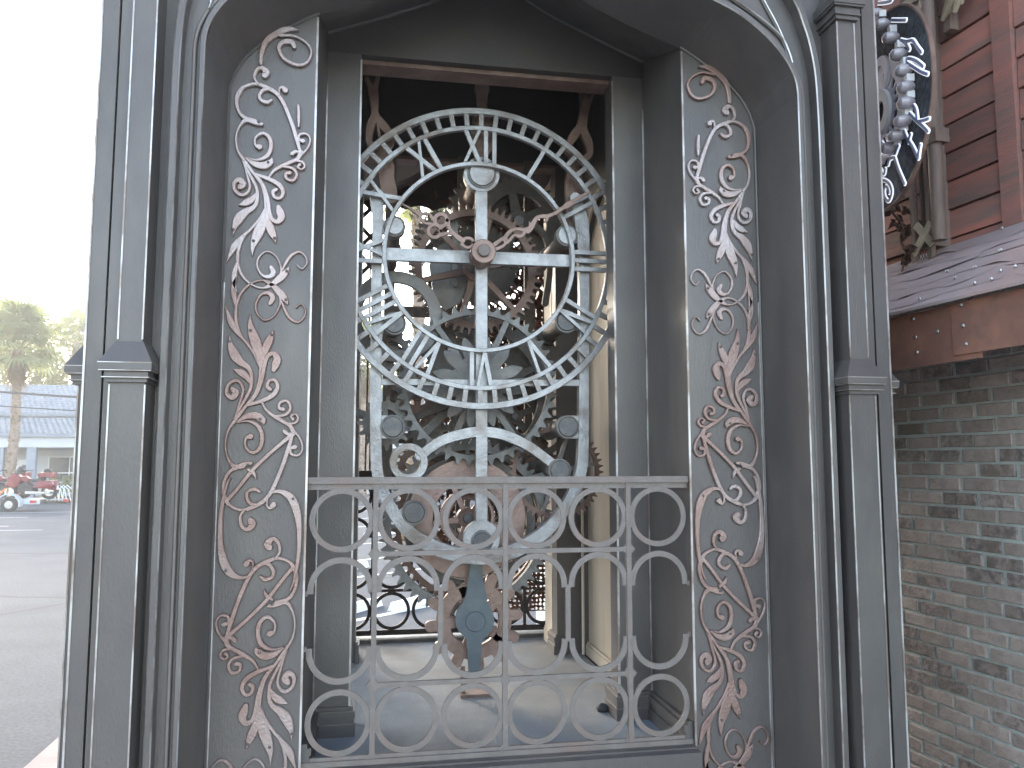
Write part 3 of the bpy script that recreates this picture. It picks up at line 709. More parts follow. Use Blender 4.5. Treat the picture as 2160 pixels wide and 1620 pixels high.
# bolts with the round pillars that run back to the rear frame
BK = 1.55
for px, py, r, mt, rod in ((1015,371,27,'silver','rust'),(832,481,19,'silver','darkgear'),(1193,500,20,'silver','rail'),(1192,680,21,'bolt','darkgear'),(832,684,21,'bolt','darkgear'),
                           (828,901,22,'bolt','rail'),(1195,901,21,'bolt','rail'),(873,1080,22,'bolt','rail'),(1178,992,21,'bolt','darkgear'),(1015,1142,20,'bolt','darkgear')):
    p = at(px, py, FY); k = 1/ppm(p)
    m = MB(); m.disc(p.x, p.z, r*k, FY-.040, FY+.03, 32, ch=.004); bo = m.build('bolt', M[mt], clock, smooth=True)
    m = MB(); m.ring(p.x, p.z, (r-2)*k, (r+3.5)*k, FY-.030, FY+.024, 36, ch=.002); m.build('washer', M['grey'], bo, smooth=True)
    m = MB(); m.tube([(p.x,FY+.031,p.z),(p.x,BK,p.z)], r*.78*k, 18); m.tube([(p.x,1.18,p.z),(p.x,1.22,p.z)], r*1.1*k, 18); m.build('pillar', M[rod], clock, smooth=True)
# rear frame (dark)
m = MB()
for x in (-.42,.40): m.box(X0+x-.03, X0+x+.03, BK, BK+.03, 1.7, 3.9)
m.box(X0-.03, X0+.03, BK+.002, BK+.028, 1.4, 3.9)
m.box(X0-.44, X0+.42, BK+.004, BK+.032, 2.93, 2.99); m.box(X0-.44, X0+.42, BK+.004, BK+.032, 2.2, 2.26)
m.build('rear_frame', M['darkgear'], clock)
# suspension arms
def arms(lst, name, material, Y):
    m = MB(); n = 0
    for pts in lst:
        n += 1; pts = [(x,y,w_*(1.5 if y > 560 else 1.15)) for x,y,w_ in pts]; m.ribbon(pxs(pts, Y, 3.375, 720, 80), Y-.014-.0004*n, Y+.014, 4)
    return m.build(name, material, clock, smooth=True)
AY = .84
arms([[(180,295,26),(205,350,34),(222,390,56)],[(262,280,22),(246,340,30),(232,390,50)],[(228,385,62),(236,460,54),(238,530,44),(242,570,48)],
      [(240,565,34),(212,620,40),(198,690,34),(200,750,32),(250,800,44),(285,850,62)],[(246,565,34),(296,630,44),(345,690,34),(350,750,34),(305,800,44),(295,850,60)],
      [(255,600,10),(270,700,14),(290,790,18)],[(290,840,66),(322,920,74),(325,1000,68),(340,1080,72),(345,1140,74)]], 'suspension_arm', M['rust'], AY)
arms([[(962,305,20),(975,350,30),(992,385,46)],[(1046,305,20),(1030,350,30),(1008,385,46)],[(1000,372,92),(1000,400,74),(1000,450,62),(1000,520,66),(1000,600,96),(1000,640,66),(990,700,100),(1010,770,92),(1005,850,50),(1005,900,50)]], 'suspension_arm', M['rust'], AY)
arms([[(1720,390,26),(1735,430,34),(1740,470,50)],[(1795,400,22),(1768,440,30),(1745,480,46)],[(1740,470,58),(1722,560,56),(1708,640,48)],
      [(1706,630,34),(1660,690,44),(1630,740,36),(1600,790,30),(1640,830,34),(1665,870,50)],[(1712,630,34),(1735,700,40),(1760,750,34),(1765,830,32),(1720,870,34),(1680,890,50)],
      [(1665,850,62),(1650,940,66),(1655,1030,86),(1650,1130,80),(1650,1230,72),(1635,1330,60)]], 'suspension_arm', M['rust'], AY)
# hands
HY = .688
m = MB(); n = 0
def hs(pts, sub=4):
    global n; n += 1; pts = [(x,y,w_*1.2) for x,y,w_ in pts]; m.ribbon(pxs(pts, HY, 7.364, 840, 380), HY-.006-.0003*n, HY+.006, sub, ch=.001)
def hring(x, y, rx, wd, k=24, ry=None):
    ry = ry or rx
    hs([(x+rx*math.cos(2*math.pi*i/k), y+ry*math.sin(2*math.pi*i/k), wd) for i in range(k+1)], 1)
hring(1080,975,88,40,24,74); hs([(1010,945,54),(960,915,70),(900,870,62),(830,800,50),(780,720,52),(770,640,58),(735,560,46)])
hs([(830,830,44),(760,825,40),(690,850,46),(620,870,40)]); hring(662,628,96,50); hring(566,795,98,48)
hs([(560,640,40),(540,610,44),(500,545,30),(440,520,26),(335,530,44)]); hs([(560,700,50),(500,680,36),(430,680,30),(370,630,34),(330,555,40)]); hs([(450,525,14),(400,640,18)])
hs([(345,548,50),(270,500,42),(180,440,30),(55,372,12)])
m.build('hour_hand', M['pink'], clock, smooth=True)
m = MB(); n = 0
def hs(pts, sub=4):
    global n; n += 1; pts = [(x,y,w_*1.15) for x,y,w_ in pts]; m.ribbon(pxs(pts, HY-.012, 8.308, 1020, 380), HY-.018-.0003*n, HY-.007, sub, ch=.001)
hs([(150,1165,70),(230,1100,60),(300,1050,50),(370,1010,60)]); hs([(180,1220,60),(280,1185,46),(360,1140,46),(385,1090,44)]); hs([(355,1060,40),(395,1085,44),(400,1030,40)])
hs([(375,1010,70),(420,945,60),(480,890,52),(560,865,46),(650,868,50),(720,880,76),(790,870,90)]); hs([(400,1100,56),(460,1050,46),(510,990,44),(560,968,42),(620,990,56),(690,960,50),(720,900,50)])
hs([(770,900,80),(830,830,86),(880,740,70),(930,670,64),(1010,640,56),(1100,640,64),(1170,620,54),(1290,560,52),(1390,490,60),(1460,450,90),(1540,400,80),(1640,330,58),(1760,260,46),(1895,212,14)]); hs([(1090,640,60),(1110,690,50),(1070,730,30)]); hs([(830,800,60),(790,745,12)])
m.build('minute_hand', M['pink'], clock, smooth=True)
p = at(1020,530,HY-.03); k = 1/ppm(p)
m = MB(); m.ring(p.x, p.z, 12*k, 26*k, HY-.035, HY+.07, 40, ch=.003); hub = m.build('hub', M['pink'], clock, smooth=True)
m = MB(); m.disc(p.x, p.z, 13.2*k, HY-.055, FY, 32, ch=.003); m.build('hub_cap', M['rail'], hub, smooth=True)
m = MB(); m.tube([(p.x,FY,p.z),(p.x,BK,p.z)], .03, 14); m.build('arbor', M['darkgear'], clock, smooth=True)

# gears
def gear(px, py, rt, rr, ri, n, Y, dep, material, spokes=0, sw=10, hub_=20, name='gear', smat=None, phase=0, tooth='spur', curved=0, label=None):
    p = at(px, py, Y); k = 1/ppm(p); m = MB()
    prof = {'spur': [0,0,.15,1,1,.85,0,0][:8], 'spike': [0,0,.25,.75,1,.7,.2,0]}[tooth]
    ro = lambda i: (rr + (rt-rr)*prof[i % 8])*k
    m.ring(p.x, p.z, ri*k, rr*k, Y-dep/2, Y+dep/2, n*8, phase, phase+2*math.pi, ro)
    g_ = m.build(name, material, clock)
    if label: g_['label'] = label
    if hub_:
        h = MB(); h.ring(p.x, p.z, hub_*.4*k, hub_*k, Y-dep/2-.008, Y+dep/2+.006, 32, ch=.002); h.build('gear_hub', smat or material, g_, smooth=True)
        h = MB(); h.disc(p.x, p.z, hub_*.45*k, Y-dep/2-.03, Y+dep/2+.02, 24, ch=.002); h.build('axle', M['bolt'], g_, smooth=True)
    for i in range(spokes):
        a = phase + 2*math.pi*i/spokes
        s_ = MB(); s_.ribbon([(p.x+math.cos(a+curved*t*(1-t))*k*(hub_*.8+(ri+2-hub_*.8)*t), p.z+math.sin(a+curved*t*(1-t))*k*(hub_*.8+(ri+2-hub_*.8)*t), sw*k*(1.15-.3*t)) for t in (0,.33,.66,1)], Y-dep*.35, Y+dep*.35, 2, caps=False)
        s_.build('spoke', smat or material, g_)
    return g_
gear(1003,568,141,128,114,54,1.02,.035,M['rust'],6,13,27,smat=M['rust'],phase=.25)
gear(1008,812,172,158,149,44,.92,.03,M['grey'],6,14,22,phase=.1,tooth='spike',smat=M['grey'])
gear(1000,830,176,160,138,50,1.12,.03,M['darkgear'],4,16,30,phase=.4,tooth='spike')
gear(985,1108,186,172,158,60,1.06,.04,M['grey'],4,10,0,tooth='spike')
gear(992,1106,168,156,146,54,1.16,.03,M['rust'],0,10,0,tooth='spike')
gear(1172,996,104,94,86,48,1.0,.025,M['rust'],6,9,26,phase=.2,tooth='spike',smat=M['grey'])
gear(812,893,58,46,30,15,.98,.035,M['grey'],4,11,18,tooth='spur')
gear(828,745,46,37,24,14,1.0,.04,M['grey'],3,10,14)
gear(1092,470,100,90,62,30,1.34,.03,M['darkgear'],5,20,26,phase=.5)
gear(925,505,52,45,34,22,1.26,.03,M['darkgear'],5,12,18,phase=.1)
gear(1120,755,62,56,20,24,1.24,.04,M['darkgear'],0,10,26)
gear(880,985,48,40,26,18,1.2,.03,M['rust'],4,9,12)
gear(985,1092,60,52,38,24,.99,.05,M['rust'],0,8,22,tooth='spur')
for a_ in ((1010,440,66,56,18,20,1.44,4),(1010,560,88,80,24,30,1.36,0),
           (960,730,74,66,22,24,1.28,0),(1085,880,92,82,40,28,1.30,5),(960,900,84,74,30,26,1.34,4),(1120,980,60,52,20,20,1.28,0),(880,830,62,54,26,18,1.22,4),(1020,960,70,62,24,22,1.4,4)):
    gear(*a_[:5],a_[5],a_[6],.025,M[('grey','rust','darkgear')[a_[0] % 3]],a_[7],14,16,phase=a_[0]*.1)
# plain rings and plates
def plate(name, px, py, ro, ri, Y, d, material):
    p = at(px, py, Y); k = 1/ppm(p); m = MB()
    if ri: m.ring(p.x, p.z, ri*k, ro*k, Y-d/2, Y+d/2, 64, ch=.003)
    else: m.disc(p.x, p.z, ro*k, Y-d/2, Y+d/2, 48, ch=.003)
    return m.build(name, material, clock, smooth=True)
plate('ring_plate', 835, 668, 97, 72, .96, .03, M['grey'])
plate('ring_plate', 985, 1092, 124, 72, .97, .05, M['pink'])
plate('ring_plate', 985, 1092, 58, 50, .94, .03, M['pink'])
plate('ring_plate', 990, 1098, 140, 122, 1.02, .06, M['darkgear'])
plate('ring_plate', 790, 800, 88, 70, 1.1, .04, M['grey'])
p = at(985,1092,.945); k = 1/ppm(p); m = MB()
for a in (2.0, .9, -.3, 3.3, 4.4):
    m.bar((p.x+math.cos(a)*20*k,.93,p.z+math.sin(a)*20*k),(p.x+math.cos(a)*72*k,.93,p.z+math.sin(a)*72*k), 11*k, .02)
m.build('spoke_set', M['pink'], clock)
# star wheel with twelve leaf shaped teeth
p = at(1010,806,.885); k = 1/ppm(p); m = MB(); m.disc(p.x, p.z, 58*k, .88, .90, 40, ch=.002)
for i in range(12):
    a = rad(19+30*i); m.ribbon([(p.x+math.cos(a)*r_*k, p.z+math.sin(a)*r_*k, w_*k) for r_, w_ in ((48,24),(66,26),(82,22),(98,5))], .8785-.0004*(i%3), .9015, 4, caps=False)
m.build('star_wheel', M['grey'], clock, smooth=True)
# cam plate behind the hub and rocking levers
m = MB(); Y = 1.12
pl = [(at(x,y,Y).x, at(x,y,Y).z) for x,y in [(905,560),(925,520),(960,505),(985,530),(985,600),(970,640),(940,655),(915,630)]]
m.prism(pl, Y-.012, Y+.012); m.build('cam_plate', M['grey'], clock)
for i, pts in enumerate([[(955,470,22),(960,500,12),(958,540,11),(960,600,12)], [(920,450,14),(905,470,12),(885,500,10)], [(1040,860,20),(1075,900,16),(1105,935,14)], [(880,930,18),(930,880,18),(985,830,22)], [(1140,960,16),(1175,940,12),(1190,905,12)], [(1120,470,16),(1150,500,12),(1160,560,12),(1150,640,14)]]):
    m = MB(); Y = 1.08+.03*i; m.ribbon(pxs(pts, Y), Y-.012, Y+.012, 4); m.build('lever', M['grey' if i in (0,3) else 'darkgear'], clock, smooth=True)
# pendulum plate and copper sprocket standing on the floor
Y = .96
plo = [(625,60),(612,200),(600,300),(585,430),(560,530),(500,610),(462,690),(450,780),(462,850),(490,900),(540,950),(580,1000),(592,1120),(600,1300),(600,1510),(748,1510),(746,1300),(748,1100),(765,1000),(820,945),(868,890),(896,840),(905,770),(895,700),(868,630),(828,560),(800,440),(780,330),(765,200),(757,60)]
m = MB(); pp = [(at(880+x/5.585,1170+y/5.585,Y-.05).x, at(880+x/5.585,1170+y/5.585,Y-.05).z) for x,y in plo]
m.prism(pp, Y-.062, Y-.035); pen = m.build('pendulum_plate', M['slate'], clock)
p = at(880+685/5.585, 1170+785/5.585, Y-.06); k = 1/ppm(p); m = MB(); m.disc(p.x, p.z, 21*k, Y-.074, Y-.05, 36, ch=.003); m.build('bolt', M['slate'], pen, smooth=True)
p = at(1000,1308,Y); k = 1/ppm(p); m = MB(); m.ring(p.x, p.z, 52*k, 80*k, Y-.014, Y+.014, 60, ch=.003)
for i in range(12):
    a = rad(6+30*i); m.ribbon([(p.x+math.cos(a)*r_*k, p.z+math.sin(a)*r_*k, w_*k) for r_, w_ in ((62,20),(80,23),(93,23))], Y-.0145-.0003*(i%3), Y+.0145, 3)
for i in range(5):
    a = rad(40+72*i); m.ribbon([(p.x+math.cos(a)*r_*k, p.z+math.sin(a)*r_*k, w_*k) for r_, w_ in ((15,28),(40,22),(62,28))], Y-.0137-.0003*(i%3), Y+.0137, 3)
m.disc(p.x, p.z, 24*k, Y-.016, Y+.03, 32, ch=.002)
m.build('sprocket', M['pink'], clock, smooth=True)
p = at(1000,1440,Y); m = MB(); m.box(p.x-.075, p.x+.075, Y-.09, Y+.03, .985, 1.0); m.box(p.x-.07, p.x-.05, Y-.05, Y-.03, 1.0, 1.12); m.build('foot_plate', M['rust'], clock)

# dark stone on the floor
m = MB(); p = atz(1272,1501,.985); m.sphere((p.x,p.y,1.0), .026, 10, 7, sc=(1.25,.9,.7))
m.v = [tuple(Vector(v)+Vector((0,0,0))+noise.noise_vector(Vector(v)*40)*.006) for v in m.v]
tag(m.build('stone', M['blackrub'], None, smooth=True), 'small black stone lying on the grey tower floor', 'stone')

# ================================================================== rusty cut-out screen behind the clock
SY = 2.46
scr = thing('metal_screen', 'rusty cut-out metal screen of lattice, leaves and pods closing the back of the tower', 'screen', (X0, SY, .985))
m = MB(); rng = random.Random(3)
def scr_cell(x, z, s_, holes=True):
    n = 8; ri = s_*rng.uniform(.18,.42); ph = rng.random(); cx, cz = x+rng.uniform(-.1,.1)*s_, z+rng.uniform(-.1,.1)*s_
    sq = [(x-s_/2,z-s_/2),(x,z-s_/2),(x+s_/2,z-s_/2),(x+s_/2,z),(x+s_/2,z+s_/2),(x,z+s_/2),(x-s_/2,z+s_/2),(x-s_/2,z)]
    el = rng.uniform(.6,1.6)
    inn = [(cx+ri*math.cos(math.atan2(q[1]-z,q[0]-x))*rng.uniform(.75,1.2), cz+ri*el*.8*math.sin(math.atan2(q[1]-z,q[0]-x))*rng.uniform(.75,1.2)) for q in sq]
    V = [(a,SY,b) for a,b in sq]+[(a,SY,b) for a,b in inn]+[(a,SY+.008,b) for a,b in inn]
    Fc = [(i,(i+1)%8,8+(i+1)%8,8+i) for i in range(8)]+[(8+i,8+(i+1)%8,16+(i+1)%8,16+i) for i in range(8)]
    m.add(V, Fc)
a0 = at(1040, 1287, SY); a1 = at(1215, 420, SY); c = .030
xx = a0.x
while xx < a1.x:
    zz = a0.z
    while zz < 2.25:
        scr_cell(xx, zz, c); zz += c
    xx += c
stuff(m.build('cutout_sheet', M['screen'], scr))
m = MB(); b0 = at(900, 640, SY)
def leafcut(x, z, L_, a, w_):
    c_, s_ = math.cos(a), math.sin(a); y = SY+rng.uniform(.0,.03); q = []
    for t, k in ((-.5,0),(-.2,1),(.15,.9),(.5,0)):
        q.append((t*L_, k*w_))
    up_ = [(x+c_*t-s_*k, y-.004*(k>0), z+s_*t+c_*k) for t, k in q]; lo_ = [(x+c_*t+s_*k, y+.004, z+s_*t-c_*k) for t, k in q[1:3]]
    m.add(up_+lo_, [(0,4,1),(4,5,2,1),(5,3,2)])
for i in range(5200):
    x = rng.uniform(b0.x, a1.x); z = rng.uniform(1.5, 4.0)
    f = (x-b0.x)/(a1.x-b0.x)
    if z > 2.95 and rng.random() > .10+1.0*f*(1.0 if z < 3.3 else .8): continue
    if 2.2 < z <= 2.95 and rng.random() > .45+.8*f: continue
    if z < 2.2 and f < .5 and rng.random() > .35: continue
    leafcut(x, z, rng.uniform(.05,.13), rng.gauss(1.2 if rng.random() < .6 else 2.2,.5), rng.uniform(.008,.02))
stuff(m.build('leaf_cutout', M['screen'], scr))
# diamond lattice at the left
m = MB(); la, lb = at(690, 585, SY), at(835, 300, SY)
wl_ = lb.x-la.x; hl = lb.z-la.z; st = .20
for q in range(-14, 26):
    for s_ in (1, -1):
        z_ = la.z + q*st
        pts = []
        for t in (0, 1):
            pts.append((la.x+wl_*t, SY+(.012 if s_ > 0 else .02), z_ + s_*wl_*1.05*t))
        (xa, ya, za), (xb, yb, zb) = pts
        lo_, hi_ = min(za, zb), max(za, zb)
        if hi_ < la.z or lo_ > lb.z: continue
        def cl(z): return max(la.z, min(lb.z, z))
        f0 = (cl(za)-za)/(zb-za); f1 = (cl(zb)-za)/(zb-za)
        m.bar((xa+(xb-xa)*f0, ya, za+(zb-za)*f0), (xa+(xb-xa)*f1, yb, za+(zb-za)*f1), .028, .007)
m.build('lattice', M['railback'], scr)
m = MB(); hp = [(X0-.9,4.5),(X0-.9,3.86)] + [(X0-.9+1.8*k/36, 3.86+.035*abs(math.sin(k*math.pi/4))) for k in range(1,37)] + [(X0+.9,4.5)]
m.prism(hp, SY+.034, SY+.046); m.build('header_plate', M['railback'], scr)
# tubular pods clustered on the screen
pm = MB(); pm.tube([(0,0,0),(0,-.06,0)], [.022,.03], 10, cap=False); pm.tube([(0,-.06,0),(0,0,0)], [.026,.018], 10, cap=False); pm.tube([(0,.001,0),(0,.004,0)], .02, 8)
pme = pm.mesh('pod', M['copper'])
for i in range(46):
    px = rng.uniform(1052,1128); py = rng.choice([rng.uniform(480,720), rng.uniform(640,740), rng.uniform(500,560)]) ; p = at(px, py, SY-.012)
    inst('pod', pme, scr, (p.x-X0, -.012-rng.uniform(0,.03), p.z-.985), (rng.uniform(-.5,.5),0,rng.uniform(-.6,.6)), (rng.uniform(.6,1.2),)*3)
m = MB()
for px in (770, 780, 905, 960, 1002, 1048, 1075, 1110, 1128):
    a = at(px, 1000, SY+.03); m.bar((a.x,SY+.03,1.9),(a.x+rng.uniform(-.02,.02),SY+.03,3.6), .012, .01)
m.build('screen_bar', M['screen'], scr)

# ================================================================== building on the right
B0 = Vector((2.70, .33, 0)); ang = rad(96); D = Vector((math.cos(ang), math.sin(ang), 0)); NN = Vector((-math.sin(ang), math.cos(ang), 0))
bld = thing('brick_building', 'building right of the tower with brick wall, rusty metal awning and stained plank siding', 'building', B0, rz=ang)
ORG[bld] = Vector((0,0,0))            # its parts are given in local coordinates (along the wall, outwards, up)
def bl(px, py, o):
    p = atp(px, py, B0+NN*o, NN) - B0; return (p.dot(D), p.z)
s_r = bl(2160, 970, 0)[0]-.35; s_l = bl(1870, 970, 0)[0]+.7
m = MB(); m.box(-3.5, 6.5, -.30, -.005, .0, 2.95); wall = m.build('brick_wall', M['mortar'], bld)
rb = random.Random(5)
def brick_me(material):
    m = MB(); L_, H_, ch = .188, .0545, .005
    V = []
    for y, i in ((-.010,0),(-.001,0),(.003,ch)):
        k = [(i,i*.6),(L_-i,i*.6),(L_-i,H_-i*.6),(i,H_-i*.6)]
        V += [(x+rb.uniform(-.002,.002), y, z+rb.uniform(-.0015,.0015)) for x, z in k]
    m.add(V, [(0,1,5,4),(1,2,6,5),(2,3,7,6),(3,0,4,7),(4,5,9,8),(5,6,10,9),(6,7,11,10),(7,4,8,11),(8,9,10,11)])
    import bmesh
    me = m.mesh('brick', material); bm = bmesh.new(); bm.from_mesh(me); bmesh.ops.recalc_face_normals(bm, faces=bm.faces); bm.to_mesh(me); bm.free(); return me
bmes = [brick_me(M['brick']) for _ in range(6)] + [brick_me(M['brick_b']) for _ in range(2)]
z = .42; row = 0
while z < 2.85:
    s_ = s_r - (row % 2)*.101 - rb.uniform(0,.02)
    while s_ < s_l:
        inst('brick', rb.choice(bmes), wall, (s_, rb.uniform(-.002,.003), z+rb.uniform(-.002,.002)), (0, rb.uniform(-.012,.012), 0), (rb.uniform(.95,1.02),1,rb.uniform(.94,1.03)))
        s_ += .2015
    z += .0672; row += 1
# awning: fascia, roof sheets, studs
FO = .50
zb1 = bl(1960, 768, FO)[1]; zt1 = bl(2000, 630, FO+.05)[1] - .013
stud_me = MB().sphere((0,0,0), .0085, 10, 6, sc=(1,.6,1)).mesh('stud', M['stud'])
sj = bl(2062, 700, FO)[0]; sj2 = bl(2010, 700, FO)[0]
m = MB(); m.box(sj, 5.5, FO-.02, FO-.004, zb1-.004, zt1); fas = m.build('fascia', M['rsheet'], bld)
m = MB(); m.box(-3, sj2, FO-.003, FO+.004, zb1+.018, zt1-.001); fas2 = m.build('fascia', M['rsheet'], bld)
for px, py in ((1925,672),(1930,711),(1933,743),(1976,699)):
    s_, z = bl(px, py, FO); inst('stud', stud_me, fas, (s_, FO-.002, z))
for px, py in ((2029,643),(2034,687),(2040,726)):
    s_, z = bl(px, py, FO); inst('stud', stud_me, fas2, (s_, FO+.006, z))
RO = .10
ez = bl(2000, 630, FO+.05)[1]; rzt = bl(1960, 532, RO)[1]
def roof_pt(s_, t, lift=0): return (s_, FO+.05 + (RO-FO-.05)*t, ez + (rzt-ez)*t + lift)
m = MB(); V = [roof_pt(-3,0), roof_pt(5.5,0), roof_pt(5.5,1), roof_pt(-3,1)]
V2 = [(a,b,c-.012) for a,b,c in V]; m.add(V+V2, [(0,1,2,3),(7,6,5,4),(0,4,5,1),(1,5,6,2),(2,6,7,3),(3,7,4,0)])
awn = m.build('awning', M['roofsheet'], bld)
rr = random.Random(11)
for i in range(6):                                   # overlapping torn sheets, lifted at their lower edge
    t0 = .07+.15*i; sa = -3+rr.random(); row_ = []
    k = 0
    while sa < 3.5:
        ln = rr.uniform(.5,1.5); m = MB(); nseg = 10
        lowe = [roof_pt(sa+ln*j/nseg, t0+.03*math.sin(j*1.3+i)+rr.uniform(-.012,.012)+(.05 if j in (0,nseg) else 0), .002+max(0,rr.uniform(-.012,.010))) for j in range(nseg+1)]
        upe = [roof_pt(sa+ln*j/nseg+.02, min(.99,t0+.19), -.001) for j in range(nseg+1)]
        m.loft(lowe, upe); m.build('roof_sheet', M['roofsheet'], awn); sa += ln*rr.uniform(.93,1.06); k += 1
for px, py, t in ((1939,636,0),(2014,592,0),(2056,603,0),(2091,595,0),(2110,577,0),(2141,568,0),(2057,569,0),(2111,533,0),(1998,577,0),(2113,487,0)):
    n_ = (Vector(roof_pt(0,1))-Vector(roof_pt(0,0))).cross(Vector((1,0,0))).normalized()
    Rm = Matrix.Rotation(ang, 3, 'Z'); p = atp(px, py, B0+Rm@Vector(roof_pt(0,0)), Rm@n_); lp = Rm.transposed()@(p-B0)
    inst('stud', stud_me, awn, (lp.x, lp.y, lp.z+.012), None, (.9,.9,.9))
# plank siding
WO = .06
m = MB(); m.box(-3.5, 6.5, -.30, WO-.03, 2.952, 6.5); sid = m.build('siding', M['darkwood'], bld)
spx = bl(1990, 400, WO)[0]
zl = [bl(2050, y, WO)[1] for y in (425, 362)]; ph_ = abs(zl[1]-zl[0])
zz = bl(2050, 425, WO)[1] - ph_*6
while zz < 2.9: zz += ph_
joins = [bl(2127, 300, WO)[0]]
while zz < 6.3:
    for (sa, sb) in ((joins[0]+.045, spx), (-2.5, joins[0]-.06), (spx+.10, 4.2)):
        m = MB(); y0_ = WO+rr.uniform(-.004,.004); y1_ = WO-.028; za, zb_ = zz+.004, zz+ph_-.004
        m.add([(sa,y1_,za),(sb,y1_,za),(sb,y0_,za),(sa,y0_,za),(sa,y1_,zb_),(sb,y1_,zb_),(sb,y0_-.008,zb_),(sa,y0_-.008,zb_)],
              [(0,3,2,1),(4,5,6,7),(0,1,5,4),(1,2,6,5),(2,3,7,6),(3,0,4,7)])
        m.build('plank', M['plank'], sid)
    zz += ph_
m = MB(); m.box(joins[0]-.055, joins[0]+.04, WO-.02, WO+.016, 2.96, 6.4); m.build('batten', M['plank'], bld)
m = MB(); m.box(spx-.02, spx+.055, WO-.02, WO+.085, 3.1, 6.4); m.build('corner_board', M['darkwood'], bld)
m = MB(); p_ = bl(1976, 400, WO+.13)[0]; m.tube([(p_,WO+.13,3.1),(p_,WO+.13,6.2)], .030, 12); m.box(p_-.045, p_+.035, WO+.088, WO+.165, bl(1962,305,WO+.13)[1]-.01, bl(1962,285,WO+.13)[1]+.01); m.build('downpipe', M['darkwood'], bld, smooth=True)
m = MB(); q0 = bl(1990, 60, WO+.08); m.box(q0[0]-.01, q0[0]+.03, WO, WO+.05, q0[1], q0[1]+.6); m.build('corbel', M['darkwood'], bld)
m = MB(); q0 = bl(2010, 14, WO+.1); rr2 = random.Random(2)
for i in range(9):
    m.tube([(q0[0]+.1-.035*i, WO+.06, q0[1]-.02+.018*i+rr2.uniform(-.02,.02)), (q0[0]-.02-.03*i, WO+.10, q0[1]+.07+.02*i), (q0[0]-.10-.03*i, WO+.07, q0[1]+.16+.015*i)], [.012,.03,.016], 7)
m.build('driftwood_carving', M['lath'], bld, smooth=True)

# trellis of wire and laths between posts
to = .16
tpos = thing('trellis', 'narrow trellis with chicken wire and pale crossed laths between dark posts beside the round sign', 'trellis', B0+NN*to, rz=ang)
ORG[tpos] = Vector((0,0,0))
tx0 = bl(1930, 500, to)[0]; tx1 = bl(1964, 500, to)[0]; zl0 = bl(1945, 596, to)[1]
for x in (tx0, tx1):
    m = MB(); m.box(x-.012, x+.012, -.012, .012, zl0-.1, 6.2); m.build('post', M['darkwood'], tpos)
for (a, b), yo in ((((1936,475),(1972,515)),.012), (((1972,470),(1934,538)),.022), (((1925,18),(1972,62)),.012), (((1960,-10),(1928,60)),.022), (((1900,20),(1960,-20)),.012)):
    pa, pb = bl(*a, to), bl(*b, to); m = MB(); m.bar((pa[0],yo,pa[1]),(pb[0],yo,pb[1]), .035, .009); m.build('lath', M['lath'], tpos)
m = MB(); hx = .016; z = zl0-.05; r_ = 0
while z < 5.6:
    x = tx1+.02+(r_ % 2)*hx/2
    while x < tx0-.02:
        m.add([(x,-.003,z),(x+hx/2,-.003,z+hx),(x+hx/2+.003,-.003,z+hx),(x+.003,-.003,z)],[(0,1,2,3)])
        m.add([(x,-.0035,z),(x-hx/2,-.0035,z+hx),(x-hx/2+.003,-.0035,z+hx),(x+.003,-.0035,z)],[(0,1,2,3)])
        x += hx
    z += hx; r_ += 1
stuff(m.build('wire_mesh', M['mesh'], tpos))

# metal rose vine
vine = thing('rose_vine', 'brown iron rose vine climbing the plank wall below the round sign', 'metal flower', B0+NN*.22, rz=ang); ORG[vine] = Vector((0,0,0))
vp = [(1908,610),(1903,570),(1912,540),(1900,505),(1904,480),(1893,462),(1880,446)]
V3 = [Vector((bl(x,y,.22)[0], 0, bl(x,y,.22)[1])) for x,y in vp]
m = MB(); m.tube([Vector(p) for p in catmull([tuple(v) for v in V3], 4)], .006, 6); m.build('stem', M['rose'], vine, smooth=True)
def rose_me():
    m = MB()
    for ring_, (n_, r_, h_) in enumerate(((3,.010,.03),(4,.020,.026),(5,.030,.018))):
        for i in range(n_):
            a = 2*math.pi*i/n_+ring_*.5; c_, s_ = math.cos(a), math.sin(a); t_ = (-s_, c_)
            wd = r_*1.1
            m.add([(c_*r_*.3,s_*r_*.3,0),(c_*r_-t_[0]*wd,s_*r_-t_[1]*wd,h_*.7),(c_*r_*1.15,s_*r_*1.15,h_),(c_*r_+t_[0]*wd,s_*r_+t_[1]*wd,h_*.7),(c_*r_*.9,s_*r_*.9,h_*.35)],[(0,1,4),(0,4,3),(1,2,4),(4,2,3)])
    m.sphere((0,0,-.004), .018, 8, 5); return m.mesh('rose', M['rose'])
rme = rose_me()
for px, py in ((1888,441),(1872,450),(1908,447),(1899,482),(1915,492),(1919,528),(1915,550),(1908,600)):
    s_, z = bl(px, py, .22); inst('rose', rme, vine, (s_, .0, z), (rad(-70)+rr.uniform(-.5,.5), rr.uniform(-.6,.6), rr.uniform(0,3)), (.8,)*3)
lm = MB(); lm.add([(0,0,0),(.014,.004,.03),(0,.006,.062),(-.014,.004,.03),(0,-.004,.03)],[(0,1,4),(1,2,4),(2,3,4),(3,0,4)]); lme = lm.mesh('leaf', M['rose'])
for px, py, a in ((1893,462,2.2),(1900,515,-1),(1909,470,.6),(1912,418,1),(1898,575,2.6),(1915,575,-2),(1880,462,-2.3)):
    s_, z = bl(px, py, .22); inst('leaf', lme, vine, (s_, .005, z), (0, a, 0), (1.1,)*3)

